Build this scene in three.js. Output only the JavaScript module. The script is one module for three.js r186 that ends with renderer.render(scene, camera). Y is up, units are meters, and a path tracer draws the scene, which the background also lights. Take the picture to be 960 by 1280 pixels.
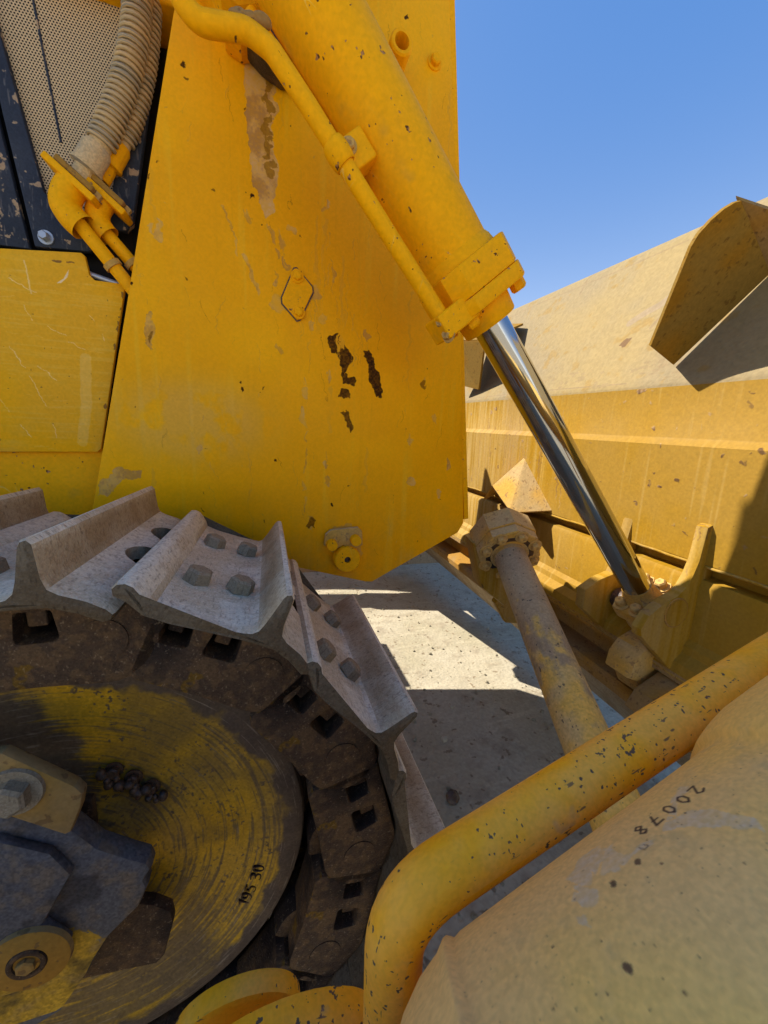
import * as THREE from 'three';
import { mergeGeometries, toCreasedNormals } from 'three/addons/utils/BufferGeometryUtils.js';
import { RoundedBoxGeometry } from 'three/addons/geometries/RoundedBoxGeometry.js';
import { TextGeometry } from 'three/addons/geometries/TextGeometry.js';
import { FontLoader } from 'three/addons/loaders/FontLoader.js';
import { Brush, Evaluator, SUBTRACTION } from 'three-bvh-csg';

// ------------------------------------------------------------------ camera, sky, sun, exposure
// x = the machine's forward direction, y up, z = out of its right flank
const scene = new THREE.Scene();
const camera = new THREE.PerspectiveCamera(107.41, 768 / 1024, 0.05, 2000);
{
  const m = new THREE.Matrix4().makeBasis(
    new THREE.Vector3(0.955782, 0.03886, 0.291496),
    new THREE.Vector3(0.016683, 0.982469, -0.185679),
    new THREE.Vector3(-0.293601, 0.182332, 0.938378));
  camera.quaternion.setFromRotationMatrix(m);
  camera.position.set(0, 1.7, 0);
}
const GROUND = -0.055;
const SUN = new THREE.Vector3(-0.75, 1, -0.68).normalize();
const EXPOSURE = 3.8, SUN_I = 2.45, SKY_K = 0.42;
{
  const w = 512, h = 256, d = new Float32Array(w * h * 4);
  for (let j = 0; j < h; j++) for (let i = 0; i < w; i++) {
    const lat = ((j + 0.5) / h - 0.5) * Math.PI, lon = ((i + 0.5) / w - 0.5) * 2 * Math.PI;
    const y = Math.sin(lat), c = Math.cos(lat);
    const dir = new THREE.Vector3(c * Math.cos(lon), y, c * Math.sin(lon));
    const e = Math.max(0, y), t = Math.exp(-e * 4.2);
    const mix = (a, b) => a + (b - a) * t;
    let r = mix(0.034, 0.56), g = mix(0.142, 0.74), b = mix(0.41, 0.94);
    const s = Math.max(0, dir.dot(SUN)), halo = 0.35 * Math.pow(s, 12) + 0.10 * Math.pow(s, 3);
    const hz = Math.exp(-e * 9); r += 0.85 * hz; g += 0.68 * hz; b += 0.36 * hz; r += halo; g += halo * 0.98; b += halo * 0.9;  // extra bright horizon haze, added to light the shaded flank
    if (y < 0) { const q = Math.min(1, -y * 12); r += (0.34 - r) * q; g += (0.31 - g) * q; b += (0.26 - b) * q; }
    const k = (j * w + i) * 4;
    d[k] = r * SKY_K; d[k + 1] = g * SKY_K; d[k + 2] = b * SKY_K; d[k + 3] = 1;
  }
  const t = new THREE.DataTexture(d, w, h, THREE.RGBAFormat, THREE.FloatType);
  t.mapping = THREE.EquirectangularReflectionMapping; t.magFilter = THREE.LinearFilter; t.needsUpdate = true;
  scene.background = t; scene.environment = t;
}
const sun = new THREE.DirectionalLight(new THREE.Color().setRGB(1, 0.945, 0.86), SUN_I);
sun.position.copy(SUN).multiplyScalar(12); sun.target.position.set(0, 0, 0);
sun.castShadow = true;
Object.assign(sun.shadow.camera, { left: -7, right: 7, top: 7, bottom: -7, near: 0.5, far: 30 });
sun.shadow.mapSize.set(4096, 4096); sun.shadow.bias = -0.0004;
scene.add(sun, sun.target);

// ------------------------------------------------------------------ random numbers and noise
let seedN = 1234567;
const rnd = () => { seedN = (seedN + 0x6d2b79f5) | 0; let t = Math.imul(seedN ^ (seedN >>> 15), 1 | seedN); t = (t + Math.imul(t ^ (t >>> 7), 61 | t)) ^ t; return ((t ^ (t >>> 14)) >>> 0) / 4294967296; };
const LAT = new Float32Array(65536); for (let i = 0; i < 65536; i++) LAT[i] = rnd();
const lat = (x, y, s) => LAT[(Math.imul(x, 374761) + Math.imul(y, 668265) + Math.imul(s, 97531)) & 65535];
function vn(x, y, px, py, s) {              // value noise; px, py = the period in cells (0 = none)
  let x0 = Math.floor(x), y0 = Math.floor(y); const fx = x - x0, fy = y - y0;
  let x1 = x0 + 1, y1 = y0 + 1;
  if (px) { x0 = ((x0 % px) + px) % px; x1 = ((x1 % px) + px) % px; }
  if (py) { y0 = ((y0 % py) + py) % py; y1 = ((y1 % py) + py) % py; }
  const u = fx * fx * (3 - 2 * fx), v = fy * fy * (3 - 2 * fy);
  const a = lat(x0, y0, s), b = lat(x1, y0, s), c = lat(x0, y1, s), d = lat(x1, y1, s);
  return a + (b - a) * u + (c - a) * v + (a - b - c + d) * u * v;
}
function fbm(u, v, fu, fv, oct, s, tile = true) {   // u, v in 0..1 over the tile, about 0..1
  let a = 0.5, sum = 0, n = 0;
  for (let o = 0; o < oct; o++) { sum += a * vn(u * fu, v * fv, tile ? fu : 0, tile ? fv : 0, s + o * 7); n += a; a *= 0.55; fu *= 2; fv *= 2; }
  return sum / n;
}
const clamp = (x, a = 0, b = 1) => Math.min(b, Math.max(a, x));
const ss = (a, b, x) => { const t = clamp((x - a) / (b - a)); return t * t * (3 - 2 * t); };
const mix3 = (a, b, t) => [a[0] + (b[0] - a[0]) * t, a[1] + (b[1] - a[1]) * t, a[2] + (b[2] - a[2]) * t];

// ------------------------------------------------------------------ textures
function dataTex(data, w, h, color, repeat = true) {
  const t = new THREE.DataTexture(data, w, h, THREE.RGBAFormat);
  if (color) t.colorSpace = THREE.SRGBColorSpace;
  t.wrapS = t.wrapT = repeat ? THREE.RepeatWrapping : THREE.MirroredRepeatWrapping;
  t.magFilter = THREE.LinearFilter; t.minFilter = THREE.LinearMipmapLinearFilter; t.generateMipmaps = true; t.needsUpdate = true;
  return t;
}
// fn(u, v) -> [r, g, b (sRGB 0..255), height 0..1, roughness 0..1]; metres = the size of a tile
function tileTex(w, h, metresU, metresV, fn, repeat = true) {
  const c = new Uint8Array(w * h * 4), b = new Uint8Array(w * h * 4), r = new Uint8Array(w * h * 4);
  for (let j = 0; j < h; j++) for (let i = 0; i < w; i++) {
    const o = fn((i + 0.5) / w, (j + 0.5) / h, i, j), k = (j * w + i) * 4;
    c[k] = clamp(o[0], 0, 255); c[k + 1] = clamp(o[1], 0, 255); c[k + 2] = clamp(o[2], 0, 255); c[k + 3] = 255;
    b[k] = b[k + 1] = b[k + 2] = clamp(o[3]) * 255; b[k + 3] = 255;
    const q = clamp(o[4]) * 255; r[k] = 255; r[k + 1] = q; r[k + 2] = 0; r[k + 3] = 255;
  }
  const out = { map: dataTex(c, w, h, true, repeat), bump: dataTex(b, w, h, false, repeat), rough: dataTex(r, w, h, false, repeat) };
  for (const t of Object.values(out)) t.repeat.set(1 / metresU, 1 / metresV);
  return out;
}
function mat(t, bumpScale, o = {}) {
  return new THREE.MeshPhysicalMaterial({ specularIntensity: 0.22, map: t.map, bumpMap: bumpScale ? t.bump : null, bumpScale, roughnessMap: t.rough, roughness: 1, metalness: 0, ...o });
}
// a canvas the marks are drawn on in metres; returns its bytes, first row at the bottom
function canvasBytes(w, h, x0, y0, ppm, draw) {
  const cv = document.createElement('canvas'); cv.width = w; cv.height = h;
  const g = cv.getContext('2d');
  g.fillStyle = '#000'; g.fillRect(0, 0, w, h);
  g.setTransform(ppm, 0, 0, -ppm, -x0 * ppm, h + y0 * ppm);
  draw(g);
  const src = g.getImageData(0, 0, w, h).data;
  return (i, j) => { const k = ((h - 1 - j) * w + i) * 4; return [src[k], src[k + 1], src[k + 2]]; };
}
const poly = (g, pts, col) => { g.fillStyle = col; g.beginPath(); pts.forEach((p, i) => (i ? g.lineTo(p[0], p[1]) : g.moveTo(p[0], p[1]))); g.closePath(); g.fill(); };
const blob = (g, x, y, rx, ry, a, col) => {
  const n = 11, pts = []; for (let i = 0; i < n; i++) { const t = i / n * 6.2832, k = 0.65 + 0.55 * rnd(); const px = Math.cos(t) * rx * k, py = Math.sin(t) * ry * k; pts.push([x + px * Math.cos(a) - py * Math.sin(a), y + px * Math.sin(a) + py * Math.cos(a)]); }
  poly(g, pts, col);
};
const stroke = (g, pts, w, col) => { g.strokeStyle = col; g.lineWidth = w; g.lineCap = g.lineJoin = 'round'; g.beginPath(); pts.forEach((p, i) => (i ? g.lineTo(p[0], p[1]) : g.moveTo(p[0], p[1]))); g.stroke(); };

const YEL = [246, 174, 0], DUST = [196, 150, 92], PRIMER = [176, 128, 84], RUST = [92, 58, 30];

// worn yellow paint, a tile of 0.9 m
const tYellow = tileTex(1024, 1024, 0.9, 0.9, (u, v) => {
  const big = fbm(u, v, 4, 4, 4, 3), mid = fbm(u, v, 18, 18, 4, 19), fine = fbm(u, v, 130, 130, 2, 37), run = fbm(u, v, 60, 5, 3, 51);
  let c = mix3(YEL, [238, 168, 16], ss(0.45, 0.8, big) * 0.7 + ss(0.55, 0.85, run) * 0.3);
  c = mix3(c, DUST, ss(0.62, 0.88, mid) * 0.3);
  const chip = ss(0.815, 0.83, fbm(u, v, 70, 70, 3, 71));
  c = mix3(c, mix3(PRIMER, RUST, ss(0.4, 0.6, fine)), chip);
  const w1 = fbm(u, v, 6, 6, 2, 83), sc1 = Math.abs(vn((u + 0.25 * v) * 40 + w1 * 2, v * 5, 0, 0, 91) - 0.5), sc = ss(0.016, 0.004, sc1) * ss(0.6, 0.72, fbm(u, v, 9, 9, 2, 97));
  c = mix3(c, [236, 196, 128], sc * 0.6);
  const k = 0.95 + 0.09 * fine;
  return [c[0] * k, c[1] * k, c[2] * k, 0.6 + 0.2 * (fine - 0.5) + 0.25 * (mid - 0.5) - chip * 0.35, 0.50 + 0.25 * mid + 0.2 * chip];
});
// handle paint: pale dusty yellow with dark blue-grey chips and scratches
const tHandle = tileTex(1024, 512, 0.5, 0.25, (u, v) => {
  const big = fbm(u, v, 6, 3, 4, 103), fine = fbm(u, v, 160, 80, 2, 137), sc = fbm(u, v, 20, 60, 3, 151), gate = ss(0.42, 0.62, fbm(u, v, 8, 4, 3, 173));
  let c = mix3([255, 178, 30], [246, 182, 78], ss(0.35, 0.75, big) * 0.9);
  const chip = ss(0.745, 0.76, fbm(u, v, 90, 46, 3, 181) * (0.88 + 0.13 * gate)), scr = ss(0.80, 0.83, sc) * gate;
  c = mix3(c, [104, 88, 70], Math.max(chip, scr * 0.8));
  c = mix3(c, [200, 160, 120], ss(0.72, 0.8, fbm(u, v, 10, 5, 4, 191)) * 0.6);
  const k = 0.95 + 0.1 * fine;
  return [c[0] * k, c[1] * k, c[2] * k, 0.6 + 0.15 * fine - 0.4 * chip, 0.42 + 0.25 * big + 0.2 * chip];
});
// pale dust over yellow
const tDusty = tileTex(1024, 1024, 0.8, 0.8, (u, v) => {
  const big = fbm(u, v, 4, 4, 4, 203), fine = fbm(u, v, 140, 140, 2, 223), mid = fbm(u, v, 24, 24, 3, 241);
  let c = mix3([200, 154, 70], [188, 158, 106], ss(0.3, 0.65, big));
  const pit = ss(0.70, 0.74, fbm(u, v, 64, 64, 3, 251));
  c = mix3(c, [150, 118, 78], pit * 0.7);
  const k = 0.92 + 0.14 * fine;
  return [c[0] * k, c[1] * k, c[2] * k, 0.5 + 0.3 * fine + 0.25 * mid - 0.3 * pit, 0.8 + 0.1 * mid];
});
// worn cast steel of the track: grey brown, speckled with fine pale scratches
const tSteel = tileTex(1024, 1024, 0.45, 0.45, (u, v) => {
  const big = fbm(u, v, 5, 5, 4, 303), fine = fbm(u, v, 180, 180, 2, 323), mid = fbm(u, v, 70, 70, 3, 341), sp = fbm(u, v, 170, 250, 2, 361);
  let c = mix3([224, 214, 190], [206, 190, 160], ss(0.40, 0.66, big));
  c = mix3(c, [170, 152, 128], ss(0.45, 0.8, mid) * 0.4);
  c = mix3(c, [246, 240, 226], ss(0.60, 0.85, sp) * 0.4); c = mix3(c, [120, 106, 92], ss(0.60, 0.85, fbm(u, v, 150, 40, 3, 377)) * 0.4);
  const k = 0.92 + 0.16 * fine;
  return [c[0] * k, c[1] * k, c[2] * k, 0.5 + 0.4 * (fine - 0.5) + 0.7 * (mid - 0.5), 0.56 + 0.25 * mid];
});
// the links: browner, oily, with yellow left in places
const tLink = tileTex(1024, 1024, 0.5, 0.5, (u, v) => {
  const big = fbm(u, v, 5, 5, 4, 403), fine = fbm(u, v, 170, 170, 2, 423), mid = fbm(u, v, 30, 30, 3, 441), sp = fbm(u, v, 140, 100, 2, 461);
  let c = mix3([92, 74, 58], [116, 92, 66], ss(0.4, 0.7, mid));
  c = mix3(c, [50, 42, 38], ss(0.45, 0.7, big) * 0.85);
  c = mix3(c, [150, 112, 30], ss(0.68, 0.78, fbm(u, v, 14, 14, 4, 479)) * 0.6);
  c = mix3(c, [176, 156, 126], ss(0.70, 0.88, sp) * 0.5);
  const k = 0.85 + 0.3 * fine;
  return [c[0] * k, c[1] * k, c[2] * k, 0.5 + 0.4 * (fine - 0.5) + 0.6 * (mid - 0.5), 0.55 + 0.3 * mid];
});
// dark navy paint of the engine bay frames, scuffed and dusty
const tNavy = tileTex(512, 512, 0.4, 0.4, (u, v) => {
  const big = fbm(u, v, 4, 4, 4, 503), fine = fbm(u, v, 100, 100, 2, 523), sc = fbm(u, v, 60, 12, 3, 541), ed = fbm(u, v, 14, 14, 4, 557);
  let c = mix3([46, 52, 64], [66, 70, 80], big);
  c = mix3(c, [120, 112, 108], ss(0.66, 0.8, sc) * 0.5);
  c = mix3(c, [188, 156, 120], ss(0.68, 0.74, ed) * 0.85);
  const k = 0.92 + 0.16 * fine;
  return [c[0] * k, c[1] * k, c[2] * k, 0.5 + 0.3 * fine, 0.6 + 0.2 * big];
});
// perforated sheet, rows of 10 mm holes set in a staggered grid
const tPerf = tileTex(512, 512, 0.052 * 1.15, 0.045 * 1.15, (u, v) => {
  const nx = 8, ny = 8; let best = 9;
  const x = u * nx, y = v * ny;
  for (let r = -1; r <= 1; r++) { const row = Math.floor(y) + r, off = (((row % 2) + 2) % 2) * 0.5; const cx = Math.round(x - off - 0.5) + off + 0.5, cy = row + 0.5; best = Math.min(best, Math.hypot((x - cx) * 1.155, y - cy)); }
  const hole = 1 - ss(0.27, 0.36, best), n = fbm(u, v, 16, 16, 3, 603);
  const c = mix3(mix3([222, 192, 146], [192, 166, 130], n), [14, 13, 13], hole);
  return [c[0], c[1], c[2], 0.9 - 0.9 * hole, 0.8];
});
// grey hose cover
const tHose = tileTex(512, 512, 0.3, 0.3, (u, v) => {
  const big = fbm(u, v, 5, 5, 4, 703), fine = fbm(u, v, 90, 90, 2, 719);
  let c = mix3([150, 142, 128], [206, 176, 128], ss(0.3, 0.6, big));
  const k = 0.88 + 0.24 * fine;
  return [c[0] * k, c[1] * k, c[2] * k, 0.5 + 0.3 * fine, 0.7];
});
// diagonal brace: grey steel where the paint is gone (v = 1), dusty yellow lower down (v = 0)
const tBrace = tileTex(512, 1024, 0.45, 1.3, (u, v) => {
  const big = fbm(u, v, 4, 12, 4, 803), fine = fbm(u, v, 80, 220, 2, 823), run = fbm(u, v, 40, 14, 4, 839), mid = fbm(u, v, 12, 36, 4, 853);
  const bare = ss(0.42, 0.66, v + (mid - 0.5) * 0.55 + (run - 0.5) * 0.2);
  let c = mix3(mix3([222, 178, 86], [204, 174, 116], ss(0.35, 0.7, big)), mix3([186, 162, 122], [148, 126, 98], big), bare);
  c = mix3(c, [62, 58, 58], ss(0.76, 0.80, fbm(u, v, 40, 112, 3, 877)) * 0.6);
  c = mix3(c, [196, 160, 104], ss(0.965, 0.975, v));
  const k = 0.9 + 0.2 * fine;
  return [c[0] * k, c[1] * k, c[2] * k, 0.5 + 0.3 * fine + 0.3 * (mid - 0.5), 0.65 + 0.2 * big];
}, true);
// dry pale clay yard
const tGround = tileTex(1024, 1024, 2.2, 2.2, (u, v) => {
  const big = fbm(u, v, 3, 3, 5, 903), fine = fbm(u, v, 160, 160, 2, 923), mid = fbm(u, v, 22, 22, 4, 941), ruts = fbm(u, v, 8, 50, 3, 953);
  let c = mix3([176, 166, 143], [163, 153, 127], ss(0.35, 0.7, big));
  c = mix3(c, [136, 122, 102], ss(0.55, 0.85, mid) * 0.4); c = mix3(c, [204, 192, 164], ss(0.6, 0.8, ruts) * 0.3);
  c = mix3(c, [120, 104, 82], ss(0.72, 0.80, fbm(u, v, 60, 60, 3, 967)) * 0.7);
  const k = 0.92 + 0.14 * fine;
  return [c[0] * k, c[1] * k, c[2] * k, 0.4 + 0.25 * fine + 0.35 * mid + 0.2 * ruts, 0.95];
});

// the big guard plate: x -0.6..0.85, y 1.1..3.3, 820 pixels a metre, every mark where it is on the plate
const GW = 1189, GH = 1804, GP = 820;
const guardMarks = canvasBytes(GW, GH, -0.6, 1.1, GP, (g) => {
  // red = primer / mud, green = rust hole, blue = dust
  const R = (a) => `rgb(${a},0,0)`, G = (a) => `rgb(0,${a},0)`;
  poly(g, [[-0.049, 2.79], [0.031, 2.80], [0.041, 2.663], [0.033, 2.601], [0.043, 2.489], [0.033, 2.387], [0.012, 2.362], [0.002, 2.372], [-0.024, 2.443], [-0.043, 2.582]], R(200));
  for (let i = 0; i < 26; i++) blob(g, 0.012 + 0.018 * rnd(), 2.45 + 0.25 * rnd(), 0.004 + 0.008 * rnd(), 0.006 + 0.014 * rnd(), 0, 'rgb(120,90,0)');
  poly(g, [[0.204, 2.034], [0.222, 2.05], [0.246, 2.044], [0.254, 2.022], [0.276, 2.0], [0.286, 1.978], [0.266, 1.921], [0.300, 1.921], [0.309, 1.912], [0.296, 1.898], [0.258, 1.893], [0.252, 1.94], [0.24, 1.985], [0.212, 1.994]], G(210));
  poly(g, [[0.250, 1.874], [0.276, 1.879], [0.282, 1.852], [0.259, 1.840], [0.245, 1.858]], G(200));
  poly(g, [[0.321, 2.005], [0.345, 2.013], [0.360, 1.985], [0.378, 1.942], [0.405, 1.872], [0.398, 1.856], [0.372, 1.853], [0.350, 1.914], [0.338, 1.965]], G(230));
  poly(g, [[0.246, 1.793], [0.269, 1.802], [0.293, 1.748], [0.282, 1.731], [0.265, 1.763]], G(180));
  poly(g, [[-0.336, 2.040], [-0.319, 2.046], [-0.313, 2.003], [-0.318, 1.955], [-0.333, 1.949], [-0.341, 1.993]], R(170));
  blob(g, -0.325, 1.975, 0.006, 0.02, 0, 'rgb(120,110,0)');
  for (const [x, y] of [[-0.290, 2.285], [-0.286, 2.262], [-0.300, 2.272]]) blob(g, x, y, 0.014, 0.02, 0.2, R(160));
  stroke(g, [[-0.111, 2.367], [-0.094, 2.334], [-0.075, 2.245]], 0.006, R(140));
  stroke(g, [[-0.056, 2.248], [-0.040, 2.205], [-0.019, 2.148]], 0.012, R(150));
  const chips = [[0.020, 2.323], [0.053, 2.307], [-0.044, 2.355], [0.035, 2.190], [0.060, 2.240], [0.087, 2.346], [0.036, 2.270], [0.196, 2.434], [0.217, 2.230], [0.116, 1.777], [0.127, 1.857], [0.558, 1.917], [0.512, 1.712], [0.520, 1.561], [0.145, 1.398], [0.212, 1.559], [0.652, 1.515], [0.200, 1.616], [0.24, 1.256], [0.148, 2.074], [0.336, 2.059], [0.203, 1.902], [0.615, 1.791], [0.678, 1.626], [-0.208, 1.646], [0.182, 2.096], [0.045, 1.989]];
  for (const [x, y] of chips) for (let k = 0; k < 2; k++) blob(g, x + 0.01 * (rnd() - 0.5), y + 0.02 * (rnd() - 0.5), 0.005 + 0.006 * rnd(), 0.008 + 0.02 * rnd(), 0.25, R(110 + 80 * rnd()));
  blob(g, 0.145, 1.398, 0.015, 0.022, 0, G(150)); blob(g, 0.558, 1.917, 0.010, 0.016, 0.5, G(120));
  for (let i = 0; i < 12; i++) blob(g, 0.118 + 0.012 * rnd(), 1.45 + 0.55 * rnd(), 0.004, 0.012 + 0.01 * rnd(), 0, R(120));
  for (const [x, y] of [[-0.196, 2.691], [0.437, 2.994], [-0.035, 2.405], [-0.081, 1.871], [-0.077, 1.849], [-0.36, 2.12], [0.215, 1.46], [0.03, 1.62]]) blob(g, x, y, 0.0065, 0.008, 0, G(235));
  for (let i = 0; i < 70; i++) blob(g, -0.45 + 1.15 * rnd(), 1.2 + 1.8 * rnd(), 0.0015 + 0.002 * rnd(), 0.002 + 0.004 * rnd(), 0, rnd() < 0.5 ? G(150) : R(120));
  poly(g, [[-0.50, 1.50], [-0.492, 1.556], [-0.436, 1.595], [-0.371, 1.585], [-0.377, 1.554], [-0.438, 1.553], [-0.47, 1.50]], R(190));
  for (let i = 0; i < 150; i++) { const x = -0.45 + 1.1 * rnd(), y = 1.25 + 1.75 * rnd(), l = 0.02 + 0.09 * rnd() ** 2, a = -1.9 + 0.7 * rnd(); stroke(g, [[x, y], [x + Math.cos(a) * l, y + Math.sin(a) * l]], 0.0008 + 0.0008 * rnd(), rnd() < 0.25 ? 'rgb(0,70,0)' : 'rgb(90,0,60)'); }
  for (let i = 0; i < 34; i++) { const x = 0.05 + 0.3 * rnd(), y = 2.0 + 0.4 * rnd(), a = -1.75 + 0.3 * rnd(), l = 0.03 + 0.08 * rnd(); stroke(g, [[x, y], [x + Math.cos(a) * l, y + Math.sin(a) * l]], 0.0015 + 0.002 * rnd(), 'rgb(70,0,40)'); }
  for (let i = 0; i < 16; i++) { const x = -0.4 + 1.05 * rnd(), y = 1.5 + 1.4 * rnd(); stroke(g, [[x, y], [x + 0.01 * (rnd() - 0.5), y - 0.1 - 0.3 * rnd()]], 0.004 + 0.008 * rnd(), 'rgb(0,0,70)'); }
  // dust round the fittings
  for (const [x, y, r] of [[0.27, 1.32, 0.085], [0.10, 2.155, 0.05], [0.14, 2.16, 0.035], [0.045, 2.12, 0.03]]) for (let i = 0; i < 5; i++) blob(g, x + r * 0.5 * (rnd() - 0.5), y + r * 0.5 * (rnd() - 0.5), r * 0.7, r * 0.7, 0, 'rgb(90,0,120)');
});
const tGuard = tileTex(GW, GH, 1.45, 2.2, (u, v, i, j) => {
  const x = -0.6 + u * 1.45, y = 1.1 + v * 2.2;
  const wi = Math.round((fbm(x, y, 34, 34, 4, 1081, false) - 0.5) * 26), wj = Math.round((fbm(x, y, 34, 34, 4, 1093, false) - 0.5) * 26), m = guardMarks(clamp(i + wi, 0, GW - 1), clamp(j + wj, 0, GH - 1));
  const fine = fbm(x, y, 180, 180, 2, 1003, false), run = fbm(x, y, 44, 2.2, 4, 1023, false), big = fbm(x, y, 3, 3, 4, 1041, false), mid = fbm(x, y, 22, 16, 4, 1061, false);
  let c = mix3([250, 178, 0], [242, 168, 2], ss(0.35, 0.7, big));
  c = mix3(c, [240, 192, 70], ss(0.58, 0.82, run) * 0.3); c = mix3(c, [222, 156, 0], ss(0.62, 0.85, fbm(x, y, 90, 1.6, 3, 1031, false)) * 0.22);
  const lowDust = ss(0.5, 0.15, Math.hypot((x + 0.22) / 0.34, (y - 1.74) / 0.20) * 0.5) * ss(0.3, 0.6, mid + 0.1);
  c = mix3(c, [216, 168, 96], lowDust * 0.55);
  c = mix3(c, [206, 160, 96], ss(1.62, 1.15, y) * ss(0.3, 0.7, mid) * 0.38);
  c = mix3(c, DUST, (m[2] / 255) * ss(0.25, 0.7, mid + 0.2 * fine));
  const edge = 0.75 + 0.5 * fine;
  const pr = clamp((m[0] / 255) * edge), ru = clamp((m[1] / 255) * edge);
  c = mix3(c, mix3([216, 172, 116], [176, 130, 82], ss(0.35, 0.7, mid + 0.3 * (fine - 0.5))), pr);
  c = mix3(c, mix3([74, 40, 8], [48, 28, 12], fine), ru);
  const k = 0.965 + 0.06 * fine;
  return [c[0] * k, c[1] * k, c[2] * k, 0.62 + 0.1 * (fine - 0.5) + 0.12 * (mid - 0.5) - 0.25 * pr - 0.5 * ru, 0.46 + 0.2 * mid + 0.35 * pr + 0.3 * ru];
}, false);
// the push arm's skin: along 0..1.5 m from t = -0.3, round 0..1.257 m, with the figures chalked on it
const AW = 1350, AH = 1131, AP = 900, ARM_R = 0.2, ARM_T0 = -0.3;
const armMarks = canvasBytes(AW, AH, 0, 0, AP, (g) => {
  const at = (t, deg) => [t - ARM_T0, (deg + 180) / 360 * 2 * Math.PI * ARM_R];
  const grey = (pts) => poly(g, pts.map((p) => at(...p)), 'rgb(0,0,220)');
  grey([[0.196, -44.5], [0.172, -38.5], [0.176, -34.5], [0.187, -29], [0.196, -24.5], [0.19, -21.5], [0.178, -22], [0.166, -26.8], [0.157, -33], [0.150, -36.5], [0.158, -38.8], [0.17, -41]]);
  for (const [t, a, r] of [[0.128, -35.7, 0.009], [0.113, -39.3, 0.011], [0.104, -38.3, 0.008], [0.074, -36.8, 0.011], [0.066, -34.8, 0.012], [0.08, -42, 0.014], [0.095, -43, 0.012], [0.19, -43, 0.01], [0.052, -29.5, 0.006]]) { const p = at(t, a); blob(g, p[0], p[1], r, r * 0.8, 0.8, 'rgb(0,0,230)'); }
  for (let i = 0; i < 200; i++) { const p = at(-0.05 + 0.32 * rnd(), -45 + 45 * rnd()); blob(g, p[0], p[1], 0.0003 + 0.0009 * rnd() ** 4, 0.0004 + 0.0005 * rnd(), 6 * rnd(), `rgb(${120 + 110 * rnd()},0,0)`); }
  for (const [t, a] of [[0.115, -33.5], [0.09, -33], [0.06, -20]]) { const p = at(t, a); blob(g, p[0], p[1], 0.003, 0.003, 0, 'rgb(200,0,0)'); }
  // felt-pen digits, read from the far end towards the near one
  const D = { 2: [[[0, 0.8], [0.3, 1], [0.6, 0.8], [0.1, 0], [0.7, 0.05]]], 0: [[[0.3, 1], [0.05, 0.7], [0.05, 0.25], [0.3, 0], [0.55, 0.25], [0.55, 0.7], [0.3, 1]]], 7: [[[0, 0.95], [0.65, 1], [0.25, 0]], [[0.1, 0.5], [0.55, 0.5]]], 8: [[[0.3, 0.5], [0.05, 0.75], [0.3, 1], [0.55, 0.75], [0.05, 0.25], [0.3, 0], [0.55, 0.25], [0.3, 0.5]]] };
  [...'20078'].forEach((ch, i) => {
    const t = 0.200 - i * 0.0152, a = -39.9 - i * 0.18, p = at(t, a), s = 0.0125;
    for (const line of D[ch]) stroke(g, line.map(([x, y]) => [p[0] - (x - 0.3) * s, p[1] + (0.5 - y) * -s * 1.1]), 0.0017, 'rgb(255,0,0)');
  });
  const q = at(0.128, -35.7); stroke(g, [[q[0] - 0.003, q[1] - 0.002], [q[0] - 0.002, q[1] + 0.003], [q[0] + 0.003, q[1] + 0.002], [q[0] + 0.001, q[1] - 0.002]], 0.0009, 'rgb(170,0,0)');
});
const tArm = tileTex(AW, AH, AW / AP, AH / AP, (u, v, i, j) => {
  const wa = Math.round((fbm(u, v, 56, 46, 3, 1161) - 0.5) * 26), md = armMarks(i, j), mw = armMarks(clamp(i + wa, 0, AW - 1), clamp(j - wa, 0, AH - 1)), m = [md[0], 0, mw[2]], fine = fbm(u, v, 520, 440, 2, 1103), mid = fbm(u, v, 60, 50, 4, 1123), big = fbm(u, v, 9, 8, 4, 1141);
  let c = mix3([240, 198, 108], [234, 194, 122], ss(0.3, 0.7, big));
  c = mix3(c, [206, 178, 122], ss(0.55, 0.85, mid) * 0.5);
  const gr = clamp((m[2] / 255) * (0.55 + 0.8 * fine)), dk = m[0] / 255;
  c = mix3(c, [196, 186, 172], gr * (0.25 + 0.5 * fbm(u, v, 90, 300, 3, 1177))); c = mix3(c, [70, 56, 48], dk * 0.92);
  const k = 0.93 + 0.13 * fine;
  return [c[0] * k, c[1] * k, c[2] * k, 0.5 + 0.3 * fine + 0.2 * mid, 0.62 + 0.2 * mid];
}, true);
const DW = 560, DH = 760;
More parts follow.
